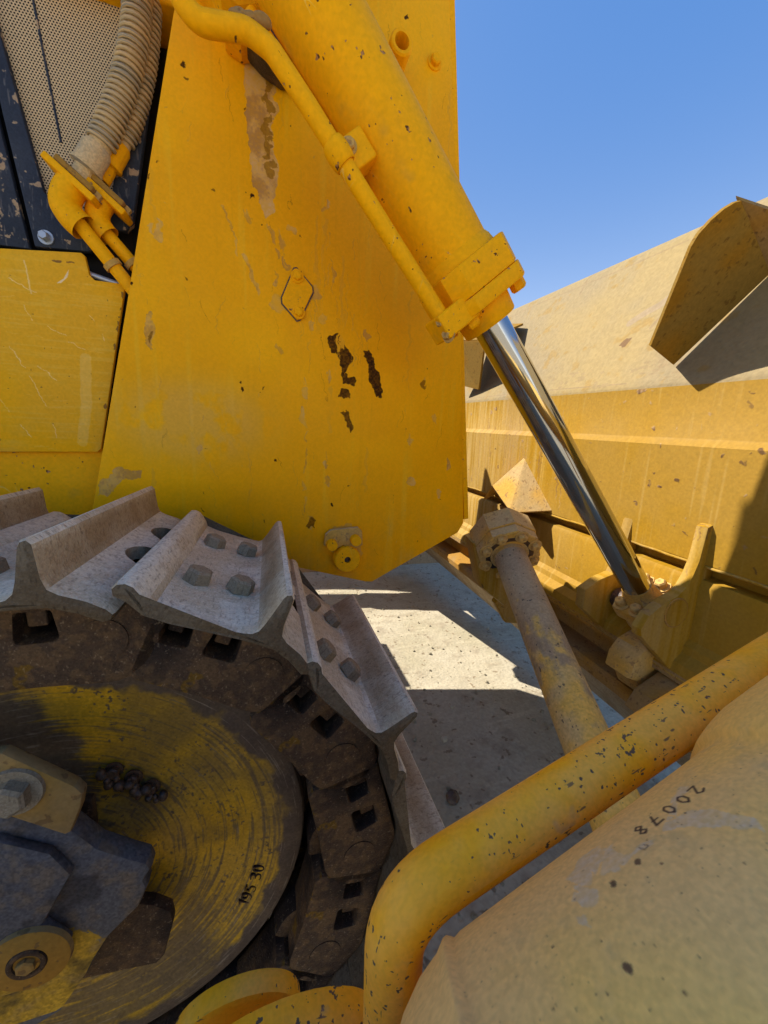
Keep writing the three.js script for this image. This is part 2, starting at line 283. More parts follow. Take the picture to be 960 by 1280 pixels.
const doorMarks = canvasBytes(DW, DH, -0.85, 1.55, 1000, (g) => {
  for (const l of [[[-0.705,1.931],[-0.675,1.872]],[[-0.667,1.853],[-0.634,1.768]],[[-0.706,1.710],[-0.682,1.672]],[[-0.624,1.715],[-0.616,1.676]],[[-0.609,1.996],[-0.566,1.973]],[[-0.504,2.036],[-0.490,2.023]],[[-0.473,1.988],[-0.469,1.970]],[[-0.688,2.111],[-0.627,2.082]],[[-0.645,1.881],[-0.600,1.845]],[[-0.745,1.781],[-0.727,1.745]],[[-0.563,1.956],[-0.520,1.941]],[[-0.658,2.047],[-0.645,2.005]]]) { stroke(g, l, 0.0016, 'rgb(0,0,200)'); }
  stroke(g, [[-0.646,2.163],[-0.643,2.129],[-0.638,2.079]], 0.004, 'rgb(0,0,150)');
  poly(g, [[-0.573,2.118],[-0.557,2.130],[-0.540,2.159],[-0.547,2.135],[-0.562,2.119]], 'rgb(0,0,255)');
  stroke(g, [[-0.523,1.915],[-0.532,1.784],[-0.553,1.663]], 0.028, 'rgb(0,0,70)');
  stroke(g, [[-0.577,2.174],[-0.559,2.175]], 0.005, 'rgb(200,0,0)'); stroke(g, [[-0.544,2.176],[-0.527,2.177]], 0.004, 'rgb(170,0,0)');
  for (let i = 0; i < 60; i++) { const x = -0.8 + 0.42 * rnd(), y = 1.62 + 0.55 * rnd(); stroke(g, [[x, y], [x + 0.01 + 0.03 * rnd(), y + 0.008 * (rnd() - 0.5)]], 0.0006 + 0.0006 * rnd(), 'rgb(0,0,90)'); }
  for (let i = 0; i < 40; i++) blob(g, -0.8 + 0.44 * rnd(), 1.62 + 0.55 * rnd(), 0.001 + 0.002 * rnd() ** 2, 0.001 + 0.003 * rnd() ** 2, 0, 'rgb(180,0,0)');
  for (let i = 0; i < 9; i++) { const t = rnd() ** 0.6; blob(g, -0.512 + 0.107 * t, 1.64 + 0.49 * t, 0.002 + 0.004 * rnd(), 0.003 + 0.008 * rnd(), 0, 'rgb(190,0,0)'); }
});
const tDoor = tileTex(DW, DH, 0.56, 0.76, (u, v, i, j) => {
  const x = u * 0.56, y = v * 0.76, w = Math.round((fbm(x, y, 60, 60, 3, 2081, false) - 0.5) * 8), m = doorMarks(clamp(i + w, 0, DW - 1), clamp(j + w, 0, DH - 1));
  const fine = fbm(x, y, 200, 200, 2, 2003, false), mid = fbm(x, y, 20, 20, 4, 2021, false), hor = fbm(x, y, 8, 160, 3, 2041, false), big = fbm(x, y, 4, 4, 3, 2051, false);
  let c = mix3([244, 176, 4], [234, 172, 34], ss(0.35, 0.7, big));
  c = mix3(c, [238, 188, 74], ss(0.5, 0.8, hor) * 0.4 + ss(0.55, 0.8, mid) * 0.25);
  c = mix3(c, [216, 168, 84], ss(0.22, 0.04, y) * ss(0.3, 0.6, mid) * 0.5);
  c = mix3(c, [246, 214, 160], m[2] / 255); c = mix3(c, [120, 84, 48], m[0] / 255);
  const k = 0.965 + 0.07 * fine;
  return [c[0] * k, c[1] * k, c[2] * k, 0.6 + 0.15 * (hor - 0.5) + 0.1 * fine - 0.3 * m[0] / 255, 0.45 + 0.25 * mid];
}, false);
// blade back plate: z -3.2..-0.4, y 0.9..2.1, streaked and chipped
const BW = 1400, BH = 600;
const bladeMarks = canvasBytes(BW, BH, -3.2, 0.9, 500, (g) => {
  for (let i = 0; i < 220; i++) blob(g, -3 + 2.5 * rnd(), 1.0 + 1.0 * rnd(), 0.002 + 0.008 * rnd() ** 3, 0.003 + 0.010 * rnd() ** 3, 0, `rgb(${120 + 100 * rnd()},0,0)`);
  for (const [z, y, r] of [[-1.222, 1.95, 0.03], [-1.2, 1.945, 0.018], [-1.142, 1.50, 0.012], [-1.06, 1.58, 0.014], [-0.866, 1.70, 0.014], [-0.783, 1.58, 0.012], [-1.6, 1.55, 0.02], [-1.0, 1.61, 0.018], [-2.3, 1.93, 0.03], [-2.25, 1.95, 0.03]]) blob(g, z, y, r * 0.6, r * 0.5, 0.2, 'rgb(230,0,0)');
  for (let i = 0; i < 60; i++) { const z = -2.75 + 1.2 * rnd(), y = 1.4 + 0.5 * rnd(); stroke(g, [[z, y], [z + 0.01 * rnd(), y - 0.1 - 0.25 * rnd()]], 0.003 + 0.004 * rnd(), `rgb(${60 + 70 * rnd()},0,90)`); }
});
const tBlade = tileTex(BW, BH, 2.8, 1.2, (u, v, i, j) => {
  const z = -3.2 + u * 2.8, y = 0.9 + v * 1.2;
  const wi = Math.round((fbm(z, y, 40, 40, 3, 1281, false) - 0.5) * 14), m = bladeMarks(clamp(i + wi, 0, BW - 1), clamp(j - wi, 0, BH - 1));
  const fine = fbm(z, y, 150, 150, 2, 1203, false), run = fbm(z, y, 60, 2.5, 4, 1223, false), big = fbm(z, y, 2.5, 2.5, 4, 1241, false), mid = fbm(z, y, 14, 14, 4, 1261, false);
  let c = mix3([154, 114, 20], [153, 118, 44], ss(0.3, 0.7, big));
  const left = ss(-1.3, -2.3, z);
  c = mix3(c, [176, 146, 88], left * 0.6 * ss(0.25, 0.6, run) + 0.35 * ss(0.6, 0.8, run));
  c = mix3(c, [152, 126, 88], ss(0.18, 0.0, Math.abs(z + 2.0 + 0.1 * (y - 1.6)) - 0.02 + 0.12 * (mid - 0.5)) * 0.5);
  c = mix3(c, [176, 138, 84], (m[2] / 255));
  c = mix3(c, mix3([150, 122, 90], [84, 60, 40], ss(0.45, 0.6, mid)), clamp(m[0] / 255 * (0.6 + 0.7 * fine)));
  const k = 0.94 + 0.12 * fine;
  return [c[0] * k, c[1] * k, c[2] * k, 0.55 + 0.25 * (fbm(z, y, 60, 22, 3, 1291, false) - 0.5) + 0.12 * (mid - 0.5) - 0.3 * m[0] / 255, 0.5 + 0.25 * mid];
}, false);
// upper slope of the blade, thick with pale dust: z -3.2..-0.4, along the slope 0..0.75
const slopeMarks = canvasBytes(1400, 400, -3.2, 0, 500, (g) => {
  stroke(g, [[-1.42, 0.33], [-1.36, 0.36], [-1.30, 0.38], [-1.26, 0.41]], 0.035, 'rgb(0,0,160)');
  stroke(g, [[-1.30, 0.28], [-1.27, 0.33]], 0.014, 'rgb(150,0,0)');
  blob(g, -1.40, 0.235, 0.028, 0.02, 0.6, 'rgb(0,210,0)');
  stroke(g, [[-1.85, 0.60], [-1.83, 0.72]], 0.012, 'rgb(140,0,0)');
  stroke(g, [[-2.7, 0.63], [-2.2, 0.655], [-1.6, 0.648], [-1.3, 0.655]], 0.008, 'rgb(110,0,0)');
  stroke(g, [[-3.0, 0.03], [-1.9, 0.04], [-1.3, 0.03]], 0.008, 'rgb(140,0,0)');
  stroke(g, [[-2.0, 0.05], [-1.96, 0.35], [-1.9, 0.64]], 0.004, 'rgb(60,0,0)');
  for (let i = 0; i < 40; i++) blob(g, -1.9 + 0.9 * rnd(), 0.02 + 0.1 * rnd(), 0.01 + 0.02 * rnd(), 0.004 + 0.008 * rnd(), 0, 'rgb(90,0,0)');
});
const tSlope = tileTex(1400, 400, 2.8, 0.8, (u, v, i, j) => {
  const z = u * 2.8, y = v * 0.8, m = slopeMarks(i, j);
  const fine = fbm(z, y, 90, 90, 3, 1303, false), mid = fbm(z, y, 16, 16, 4, 1321, false), big = fbm(z, y, 2.4, 2.4, 4, 1341, false), lump = fbm(z, y, 36, 36, 3, 1361, false);
  let c = mix3([150, 130, 88], [141, 125, 94], ss(0.3, 0.7, big));
  c = mix3(c, [144, 114, 60], ss(0.62, 0.8, mid) * 0.5);
  c = mix3(c, [146, 128, 108], m[2] / 255 * 0.9); c = mix3(c, [108, 82, 58], m[1] / 255); c = mix3(c, [132, 112, 84], m[0] / 255);
  const k = 0.93 + 0.13 * fine;
  return [c[0] * k, c[1] * k, c[2] * k, 0.4 + 0.3 * fine + 0.5 * (lump - 0.5) * ss(0.35, 0.6, big), 0.88];
}, false);
// the idler's face: paint rubbed away in arcs; planar, 1.12 m across
const tIdler = tileTex(1024, 1024, 1.12, 1.12, (u, v) => {
  const x = (u - 0.5) * 1.12, y = (v - 0.5) * 1.12, r = Math.hypot(x, y), a = Math.atan2(y, x);
  const arcs = fbm(r, a, 230, 4.2, 4, 1403, false), arcs2 = fbm(r, a, 380, 8, 3, 1423, false), fine = fbm(u, v, 260, 260, 2, 1441), mid = fbm(u, v, 26, 26, 4, 1461), pit = fbm(u, v, 150, 150, 3, 1481), big = fbm(u, v, 5, 5, 3, 1499);
  let worn = 0.72 * ss(0.50, 0.80, arcs + 0.25 * (pit - 0.5) + (big - 0.5) * 0.35 + 0.10 * ss(0.2, -0.9, Math.sin(a) * 1) + 0.14 * ss(0.24, 0.34, r) * ss(-0.2, -0.8, a));
  worn = Math.max(worn, ss(0.66, 0.70, pit) * ss(0.4, 0.6, mid) * 0.85);
  worn = Math.max(worn, ss(0.448, 0.472, r + (mid - 0.5) * 0.06));
  const a0 = 1.70 - (0.48 - r) * 1.85, sect = a > 0 ? ss(-0.07, 0.07, a - a0 + (mid - 0.5) * 0.22 + (arcs - 0.5) * 0.3) : (a < -2.4 ? 1 : 0);
  worn = Math.max(worn, sect * 0.92);
  let c = mix3(mix3([204, 152, 34], [182, 140, 54], ss(0.35, 0.65, big)), mix3([112, 92, 72], [84, 70, 60], mid), worn);
  c = mix3(c, [96, 78, 58], ss(0.40, 0.75, fbm(u, v, 7, 7, 5, 1477)) * 0.55); c = mix3(c, [160, 142, 120], ss(0.66, 0.78, arcs2) * worn * 0.55);
  const k = 0.88 + 0.24 * fine;
  return [c[0] * k, c[1] * k, c[2] * k, 0.6 + 0.3 * (fine - 0.5) - 0.25 * worn * pit + 0.2 * (arcs2 - 0.5), 0.5 + 0.25 * mid];
});
// track frame casting: yellow with the paint worn to blue-grey on top faces; planar x, y
const tFrame = tileTex(1024, 1024, 0.6, 0.6, (u, v) => {
  const big = fbm(u, v, 4, 4, 4, 1503), fine = fbm(u, v, 150, 150, 2, 1523), mid = fbm(u, v, 20, 20, 4, 1541);
  const lim = 0.31 + 0.05 * (big - 0.5) - 0.22 * ss(0.35, 0.62, u) + 0.3 * ss(0.16, 0.06, u);
  const bare = ss(-0.012, 0.012, v - lim + 0.10 * (mid - 0.5) + 0.05 * (fine - 0.5));
  let c = mix3([186, 146, 50], [98, 94, 94], bare);
  c = mix3(c, [136, 112, 84], ss(0.42, 0.75, mid) * 0.55); c = mix3(c, [52, 46, 44], ss(0.55, 0.75, fbm(u, v, 9, 9, 5, 1561)) * 0.5);
  const k = 0.82 + 0.36 * fine;
  return [c[0] * k, c[1] * k, c[2] * k, 0.5 + 0.4 * (fine - 0.5) + 0.3 * (mid - 0.5) - 0.2 * bare, 0.6 + 0.2 * mid];
});

// ------------------------------------------------------------------ materials
const M = {
  yellow: mat(tYellow, 0.0012), guard: mat(tGuard, 0.0015), door: mat(tDoor, 0.001), handle: mat(tHandle, 0.0010), dusty: mat(tDusty, 0.0018),
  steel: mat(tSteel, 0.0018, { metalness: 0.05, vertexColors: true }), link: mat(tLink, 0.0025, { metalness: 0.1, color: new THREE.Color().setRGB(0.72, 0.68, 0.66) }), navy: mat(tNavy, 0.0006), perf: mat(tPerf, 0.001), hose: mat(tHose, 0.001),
  brace: mat(tBrace, 0.0015), ground: mat(tGround, 0.012), arm: mat(tArm, 0.0008), blade: mat(tBlade, 0.002), slope: mat(tSlope, 0.004), idler: mat(tIdler, 0.0015), frame: mat(tFrame, 0.0012),
  chrome: new THREE.MeshStandardMaterial({ color: new THREE.Color().setRGB(0.46, 0.455, 0.45), metalness: 1, roughness: 0.1 }),
  black: new THREE.MeshStandardMaterial({ color: new THREE.Color().setRGB(0.012, 0.012, 0.013), roughness: 0.9 }),
  tan: mat(tDusty, 0.0018, { color: new THREE.Color().setRGB(0.62, 0.58, 0.56) }), dull: mat(tDusty, 0.0012, { color: new THREE.Color().setRGB(0.50, 0.44, 0.20) }), head: mat(tSteel, 0, { color: new THREE.Color().setRGB(0.46, 0.42, 0.38) }), bare: mat(tSteel, 0.0018, { color: new THREE.Color().setRGB(0.5, 0.45, 0.4) }),
  zinc: new THREE.MeshStandardMaterial({ color: new THREE.Color().setRGB(0.42, 0.45, 0.5), metalness: 0.6, roughness: 0.45 }),
  soil: mat(tGround, 0.02, { color: new THREE.Color().setRGB(0.72, 0.56, 0.42) }),
  mud: new THREE.MeshStandardMaterial({ map: tDusty.map, bumpMap: tDusty.bump, bumpScale: 0.004, color: new THREE.Color().setRGB(0.62, 0.55, 0.5), roughness: 0.95 }),
  grease: new THREE.MeshStandardMaterial({ map: tLink.map, bumpMap: tLink.bump, bumpScale: 0.003, color: new THREE.Color().setRGB(0.6, 0.5, 0.45), roughness: 0.5 }),
};

// ------------------------------------------------------------------ geometry helpers
const V = (x, y, z) => new THREE.Vector3(x, y, z);
function boxUV(g0) {                                    // uv in metres, by the axis each face looks along
  const g = g0.index ? g0.toNonIndexed() : g0; if (!g.attributes.normal) g.computeVertexNormals();
  const p = g.attributes.position, uv = new Float32Array(p.count * 2), a = V(), b = V(), c = V(), n = V();
  for (let i = 0; i < p.count; i += 3) {
    a.fromBufferAttribute(p, i); b.fromBufferAttribute(p, i + 1); c.fromBufferAttribute(p, i + 2);
    n.copy(b).sub(a).cross(c.clone().sub(a)); const x = Math.abs(n.x), y = Math.abs(n.y), z = Math.abs(n.z);
    [a, b, c].forEach((q, k) => { const o = (i + k) * 2; if (z >= x && z >= y) { uv[o] = q.x; uv[o + 1] = q.y; } else if (x >= y) { uv[o] = q.z; uv[o + 1] = q.y; } else { uv[o] = q.x; uv[o + 1] = q.z; } });
  }
  g.setAttribute('uv', new THREE.BufferAttribute(uv, 2));
  return g;
}
const clean = (g0) => { const g = g0.index ? g0.toNonIndexed() : g0; for (const k of Object.keys(g.attributes)) if (!['position', 'normal', 'uv'].includes(k)) g.deleteAttribute(k); if (!g.attributes.uv) g.setAttribute('uv', new THREE.BufferAttribute(new Float32Array(g.attributes.position.count * 2), 2)); return g; };
const join = (...gs) => mergeGeometries(gs.flat().map(clean), false);
function prism(pts, z0, z1, bevel = 0.003, holes = [], curve = 12) {   // a polygon in x, y carried from z0 to z1, edges bevelled
  const s = new THREE.Shape(pts.map((p) => new THREE.Vector2(p[0], p[1])));
  for (const h of holes) s.holes.push(h instanceof THREE.Path ? h : new THREE.Path(h.map((p) => new THREE.Vector2(p[0], p[1]))));
  const g = new THREE.ExtrudeGeometry(s, { depth: z1 - z0 - 2 * bevel, bevelEnabled: bevel > 0, bevelThickness: bevel, bevelSize: bevel, bevelOffset: -bevel, bevelSegments: 2, curveSegments: curve });
  g.translate(0, 0, z0 + bevel); return g;
}
const creased = (g, deg = 38) => toCreasedNormals(g, deg * Math.PI / 180);
const rbox = (w, h, d, x = 0, y = 0, z = 0, r = 0.004) => { const g = new RoundedBoxGeometry(w, h, d, 2, Math.min(r, w / 2.1, h / 2.1, d / 2.1)); g.translate(x, y, z); return g; };
function orient(g, from, dir, up = V(0, 1, 0)) {        // local +y along dir, at from
  const y = dir.clone().normalize(), z = up.clone().addScaledVector(y, -up.dot(y)); if (z.lengthSq() < 1e-6) z.set(1, 0, 0).addScaledVector(y, -y.x); z.normalize();
  const x = V().crossVectors(y, z); g.applyMatrix4(new THREE.Matrix4().makeBasis(x, y, z).setPosition(from)); return g;
}
function rod(a, b, r0, r1 = r0, seg = 40, caps = true) {  // straight round bar with uv in metres
  const d = V().subVectors(b, a), L = d.length(), g = new THREE.CylinderGeometry(r1, r0, L, seg, Math.max(1, Math.round(L / 0.1)), !caps);
  const uv = g.attributes.uv, p = g.attributes.position;
  for (let i = 0; i < uv.count; i++) uv.setXY(i, uv.getX(i) * 2 * Math.PI * Math.max(r0, r1), p.getY(i) + L / 2);
  g.translate(0, L / 2, 0); return orient(g, a, d);
}
function tube(pts, r, n = 80, seg = 20, tension = 0.5) {
  const c = new THREE.CatmullRomCurve3(pts.map((p) => V(...p)), false, 'catmullrom', tension), L = c.getLength(), g = new THREE.TubeGeometry(c, n, r, seg);
  const uv = g.attributes.uv; for (let i = 0; i < uv.count; i++) uv.setXY(i, uv.getX(i) * L, uv.getY(i) * 2 * Math.PI * r);
  return g;
}
function bend(pts, rad) {                              // a polyline with round corners, as points
  const out = [V(...pts[0])];
  for (let i = 1; i < pts.length - 1; i++) {
    const p = V(...pts[i]), a = V(...pts[i - 1]).sub(p), b = V(...pts[i + 1]).sub(p), la = a.length(), lb = b.length(); a.normalize(); b.normalize();
    const half = a.angleTo(b) / 2, t = Math.min(rad / Math.tan(half), la * 0.48, lb * 0.48), q = new THREE.QuadraticBezierCurve3(p.clone().addScaledVector(a, t), p, p.clone().addScaledVector(b, t));
    for (let k = 0; k <= 8; k++) out.push(q.getPoint(k / 8));
  }
  out.push(V(...pts[pts.length - 1])); return out;
}
class Poly extends THREE.Curve { constructor(p) { super(); this.p = p; this.l = [0]; for (let i = 1; i < p.length; i++) this.l.push(this.l[i - 1] + p[i].distanceTo(p[i - 1])); }
  getPoint(t, o = V()) { const L = this.l[this.l.length - 1] * t; let i = 1; while (i < this.p.length - 1 && this.l[i] < L) i++; return o.copy(this.p[i - 1]).lerp(this.p[i], clamp((L - this.l[i - 1]) / (this.l[i] - this.l[i - 1]))); } }
function pipe(pts, rad, r, n = 120, seg = 24) {
  const c = new Poly(bend(pts, rad)), L = c.l[c.l.length - 1], g = new THREE.TubeGeometry(c, n, r, seg), uv = g.attributes.uv;
  for (let i = 0; i < uv.count; i++) uv.setXY(i, uv.getX(i) * L, uv.getY(i) * 2 * Math.PI * r); return g;
}
function hexBolt(r, h, washer = 0) {                    // head along +y from y = 0, chamfered
  const pts = [[0, h], [r * 0.78, h], [r, h * 0.78], [r, 0], [0, 0]].map((p) => new THREE.Vector2(...p)).reverse();
  const g = creased(new THREE.LatheGeometry(pts, 6).toNonIndexed(), 20), out = [clean(g)];
  if (washer) { const w = new THREE.CylinderGeometry(r * 1.45, r * 1.5, washer, 24); w.translate(0, washer / 2, 0); out.push(clean(w)); g.translate(0, washer, 0); }
  return boxUV(mergeGeometries(out, false));
}
const lathe = (pts, seg = 48) => new THREE.LatheGeometry(pts.map((p) => new THREE.Vector2(...p)), seg);
function slab(corners, thick) {                         // a flat plate with the given corners (in order), thickness along its normal
  const n = V().subVectors(corners[1], corners[0]).cross(V().subVectors(corners[corners.length - 1], corners[0])).normalize(), pos = [], m = corners.length;
  const top = corners, bot = corners.map((c) => c.clone().addScaledVector(n, -thick)), tri = (a, b, c) => pos.push(...a.toArray(), ...b.toArray(), ...c.toArray());
  for (let i = 1; i < m - 1; i++) { tri(top[0], top[i], top[i + 1]); tri(bot[0], bot[i + 1], bot[i]); }
  for (let i = 0; i < m; i++) { const j = (i + 1) % m; tri(top[i], bot[i], bot[j]); tri(top[i], bot[j], top[j]); }
  const g = new THREE.BufferGeometry(); g.setAttribute('position', new THREE.Float32BufferAttribute(pos, 3)); g.computeVertexNormals(); return boxUV(g);
}

// ------------------------------------------------------------------ scene graph helpers
const used = {};
const numbered = (n) => { used[n] = (used[n] ?? -1) + 1; return used[n] ? n + '_' + String(used[n]).padStart(3, '0') : n; };
function thing(name, label, category, group) { const o = new THREE.Group(); o.name = numbered(name); o.userData = { label, category }; if (group) o.userData.group = group; scene.add(o); return o; }
function part(name, geo, material, parent, label) { const m = new THREE.Mesh(geo, material); m.name = name; m.castShadow = m.receiveShadow = true; if (label) m.userData.label = label; parent.add(m); return m; }
function structure(name, geo, material) { const m = part(name, geo, material, scene); m.userData.kind = 'structure'; return m; }
function settle(o) {                                    // put a thing's origin at the middle of its base
  o.updateMatrixWorld(true); const b = new THREE.Box3().setFromObject(o), base = V((b.min.x + b.max.x) / 2, b.min.y, (b.min.z + b.max.z) / 2);
  for (const c of o.children) c.position.sub(base); o.position.add(base); return o;
}

// ================================================================== SETTING
{
  const g = new THREE.PlaneGeometry(900, 900, 1, 1); g.rotateX(-Math.PI / 2); g.translate(0, GROUND, 0);
  const uv = g.attributes.uv, p = g.attributes.position; for (let i = 0; i < uv.count; i++) uv.setXY(i, p.getX(i), p.getZ(i));
  structure('ground', g, M.ground);
  // loose grit on the ground
  const st = new THREE.IcosahedronGeometry(1, 0), pp = st.attributes.position; for (let i = 0; i < pp.count; i++) { const s = 0.75 + 0.4 * lat(Math.round(pp.getX(i) * 9), Math.round(pp.getY(i) * 9), Math.round(pp.getZ(i) * 9)); pp.setXYZ(i, pp.getX(i) * s, pp.getY(i) * s * 0.7, pp.getZ(i) * s); } st.computeVertexNormals(); boxUV(st);
  const N = 2400, im = new THREE.InstancedMesh(boxUV(st), M.ground, N), mm = new THREE.Matrix4(), q = new THREE.Quaternion(), e = new THREE.Euler();
  for (let i = 0; i < N; i++) { const r = 0.002 + 0.016 * rnd() ** 7; q.setFromEuler(e.set(rnd() * 6, rnd() * 6, rnd() * 6)); mm.compose(V(0.4 + 2.8 * rnd(), GROUND + r * 0.3, -5.2 + 4.9 * rnd()), q, V(r, r, r)); im.setMatrixAt(i, mm); }
  im.name = 'grit'; im.userData = { label: 'loose grit scattered over the bare ground ahead of the track', category: 'grit', kind: 'stuff' }; im.castShadow = im.receiveShadow = true; scene.add(im);
}
{ // raw earth bank beyond the machine; its crest shades the yard
  const nx = 90, ny = 14, pos = [], uv = [], idx = [];
  for (let i = 0; i <= nx; i++) for (let j = 0; j <= ny; j++) {
    const x = -9 + 20 * i / nx, t = j / ny, n = fbm(x * 0.5 + 20, t * 3, 1, 1, 4, 31, false) - 0.5, m = fbm(x * 2 + 5, t * 9, 1, 1, 4, 57, false) - 0.5;
    const h = t < 0.5 ? t * 2 : 1, crest = 2.85 + 0.7 * (vn(x * 0.7 + 30, 1, 0, 0, 3) - 0.5) + 0.5 * (vn(x * 2.3 + 30, 4, 0, 0, 3) - 0.5);
    const z = t < 0.5 ? -4.9 - 1.1 * Math.pow(t * 2, 0.8) + 0.35 * n + 0.12 * m : -6.0 - (t - 0.5) * 10, y = GROUND - 0.02 + h * (crest + (t > 0.5 ? -2.6 * (t - 0.5) * 2 : 0)) + (t > 0.02 ? 0.15 * m : 0);
    pos.push(x, y, z); uv.push(x, t * 5);
  }
  for (let i = 0; i < nx; i++) for (let j = 0; j < ny; j++) { const a = i * (ny + 1) + j, b = a + ny + 1; idx.push(a, b, a + 1, b, b + 1, a + 1); }
  const g = new THREE.BufferGeometry(); g.setAttribute('position', new THREE.Float32BufferAttribute(pos, 3)); g.setAttribute('uv', new THREE.Float32BufferAttribute(uv, 2)); g.setIndex(idx); g.computeVertexNormals();
  structure('earth_bank', g, M.soil);
}
function lump(x, y, z, r, flat, mat_, name, label, category) {
  const g = new THREE.IcosahedronGeometry(1, 4), p = g.attributes.position; 
  for (let i = 0; i < p.count; i++) { const a = V().fromBufferAttribute(p, i), n = 0.7 + 0.6 * vn(a.x * 2.2 + 9 + x * 7, a.y * 2.2 + a.z * 1.9 + 31, 0, 0, 5) + 0.25 * vn(a.x * 6 + 40, a.z * 6 + a.y * 5 + 11, 0, 0, 8) - 0.12; p.setXYZ(i, a.x * n * r, a.y * n * r * flat, a.z * n * r); }
  g.computeVertexNormals(); const m = part(name, boxUV(creased(g, 50)), mat_, scene); m.position.set(x, y + r * flat * 0.55, z); m.userData = { label, category }; return m;
}
lump(0.86, GROUND, -1.41, 0.030, 0.8, M.grease, 'dirt_clod', 'dark brown clod of earth on the shaded ground beside the track', 'clod');
lump(0.99, GROUND, -1.77, 0.017, 0.8, M.ground, 'small_stone', 'small pale stone lying on the shaded ground beyond the dark clod', 'stone');
lump(1.17, GROUND, -2.02, 0.014, 0.7, M.ground, 'small_stone_001', 'small pale stone just inside the edge of the large ground shadow', 'stone');

// ================================================================== RADIATOR GUARD (the body the cylinders hang on)
const guard = thing('radiator_guard', 'tall yellow steel side guard with rust holes behind the lift cylinder', 'machine guard');
const GZ = -1.35;
{
  const out = [[-0.224 - 0.13, 3.35], [-0.224, 2.788], [-0.377, 2.092], [-0.476, 1.65], [-0.52, 1.46], [-0.50, 1.28], [0.10, 1.235], [0.36, 1.16], [0.385, 1.158], [0.745, 1.345], [0.768, 1.385], [0.70, 2.08], [0.607, 2.808], [0.545, 3.30]];
  out[0] = [-0.10, 3.30];
  const g = prism(out, GZ - 0.028, GZ, 0.005), uv = g.attributes.uv, p = g.attributes.position;
  for (let i = 0; i < uv.count; i++) uv.setXY(i, p.getX(i) + 0.6, p.getY(i) - 1.1);
  part('side_plate', creased(g, 30), M.guard, guard, 'yellow side plate with rust holes and chipped paint');
  // front edge, turned inwards
  part('front_flange', boxUV(slab([V(0.772, 1.40, GZ - 0.006), V(0.548, 3.29, GZ - 0.006), V(0.548, 3.29, GZ - 0.12), V(0.772, 1.40, GZ - 0.12)], 0.02)), M.yellow, guard);
  // the other side's plate, the core between them and an unseen shading block on top
  part('side_plate', boxUV(prism([[-0.5, 2.75], [-0.5, 1.05], [0.12, 1.06], [0.687, 1.34], [0.66, 2.0], [0.60, 2.65], [-0.2, 2.75]], -3.03, -3.0, 0.004)), M.yellow, guard);
  part('radiator_core', boxUV(rbox(0.62, 1.62, 1.36, -0.36, 2.05, -2.21, 0.02)), M.black, guard);
  part('top_plate', boxUV(rbox(0.5, 0.05, 1.55, -0.32, 2.89, -2.18, 0.01)), M.yellow, guard);
  part('trunnion_bracket', boxUV(rbox(0.34, 0.5, 0.66, -0.14, 3.2, -1.74, 0.03)), M.yellow, guard);  // unseen block, placed and sized to shade the lower right blade
  // hub of the trunnion showing behind the feed pipe
  part('trunnion_bracket', boxUV(creased(prism([[-0.172, 2.86], [-0.13, 2.82], [-0.09, 2.745], [-0.05, 2.73], [0.03, 2.76], [0.12, 2.86], [0.10, 3.05], [-0.12, 3.05]], GZ - 0.002, GZ + 0.16, 0.012))), M.yellow, guard);
  part('mud_cake', boxUV(creased(prism([[-0.04, 2.74], [0.015, 2.80], [0.085, 2.76], [0.095, 2.70], [0.055, 2.69], [0.0, 2.71]], GZ, GZ + 0.14, 0.02))), M.grease, guard, 'brown caked mud packed beside the cylinder');
  // small square inspection cover with two bolts
  const cv = part('cover_plate', boxUV(prism([[0.099, 2.232], [0.147, 2.185], [0.149, 2.17], [0.108, 2.083], [0.099, 2.079], [0.054, 2.124], [0.053, 2.14], [0.09, 2.229]], GZ, GZ + 0.007, 0.0025)), M.yellow, guard, 'small diamond shaped cover plate');
  part('cover_outline', boxUV(prism([[0.099, 2.2365], [0.151, 2.187], [0.1535, 2.169], [0.110, 2.0785], [0.0985, 2.0745], [0.0495, 2.122], [0.0485, 2.141], [0.088, 2.2335]], GZ, GZ + 0.003, 0)), M.grease, cv);  // thin dark sheet added behind the cover to draw its outline
  for (const [x, y] of [[0.100, 2.208], [0.104, 2.102]]) { const b = hexBolt(0.014, 0.009, 0.003); b.rotateX(Math.PI / 2); b.translate(x, y, GZ + 0.007); part('bolt', b, M.yellow, cv); }
  // stop block with its pin boss low on the plate
  const bs = part('stop_block', boxUV(creased(prism([[0.192, 1.32], [0.197, 1.362], [0.215, 1.378], [0.318, 1.386], [0.334, 1.37], [0.338, 1.315], [0.30, 1.30], [0.262, 1.318], [0.235, 1.302]], GZ, GZ + 0.022, 0.006))), M.dusty, guard, 'dusty stop block with a round pin boss');
  for (const [x, y, r] of [[0.218, 1.326, 0.021], [0.306, 1.340, 0.021]]) { const c = new THREE.CylinderGeometry(r * 0.9, r, 0.05, 20); c.rotateX(Math.PI / 2); c.translate(x, y, GZ + 0.025); part('bolt', boxUV(c), M.yellow, bs); }
  const ring = lathe([[0.012, 0], [0.012, 0.04], [0.03, 0.042], [0.046, 0.040], [0.050, 0.034], [0.050, 0]], 40); ring.rotateX(Math.PI / 2); ring.translate(0.277, 1.267, GZ);
  part('pin_boss', boxUV(creased(ring)), M.yellow, bs);
  const pin = new THREE.CylinderGeometry(0.0118, 0.0118, 0.03, 16); pin.rotateX(Math.PI / 2); pin.translate(0.277, 1.267, GZ + 0.012); part('pin', boxUV(pin), M.grease, bs);
  // short open pipe stub and a stud high on the plate
  const stub = lathe([[0.020, 0.085], [0.020, 0.0], [0.034, 0.0], [0.034, 0.088], [0.030, 0.093], [0.022, 0.093], [0.020, 0.085]], 32); stub.rotateX(Math.PI / 2); stub.translate(0.392, 2.842, GZ);
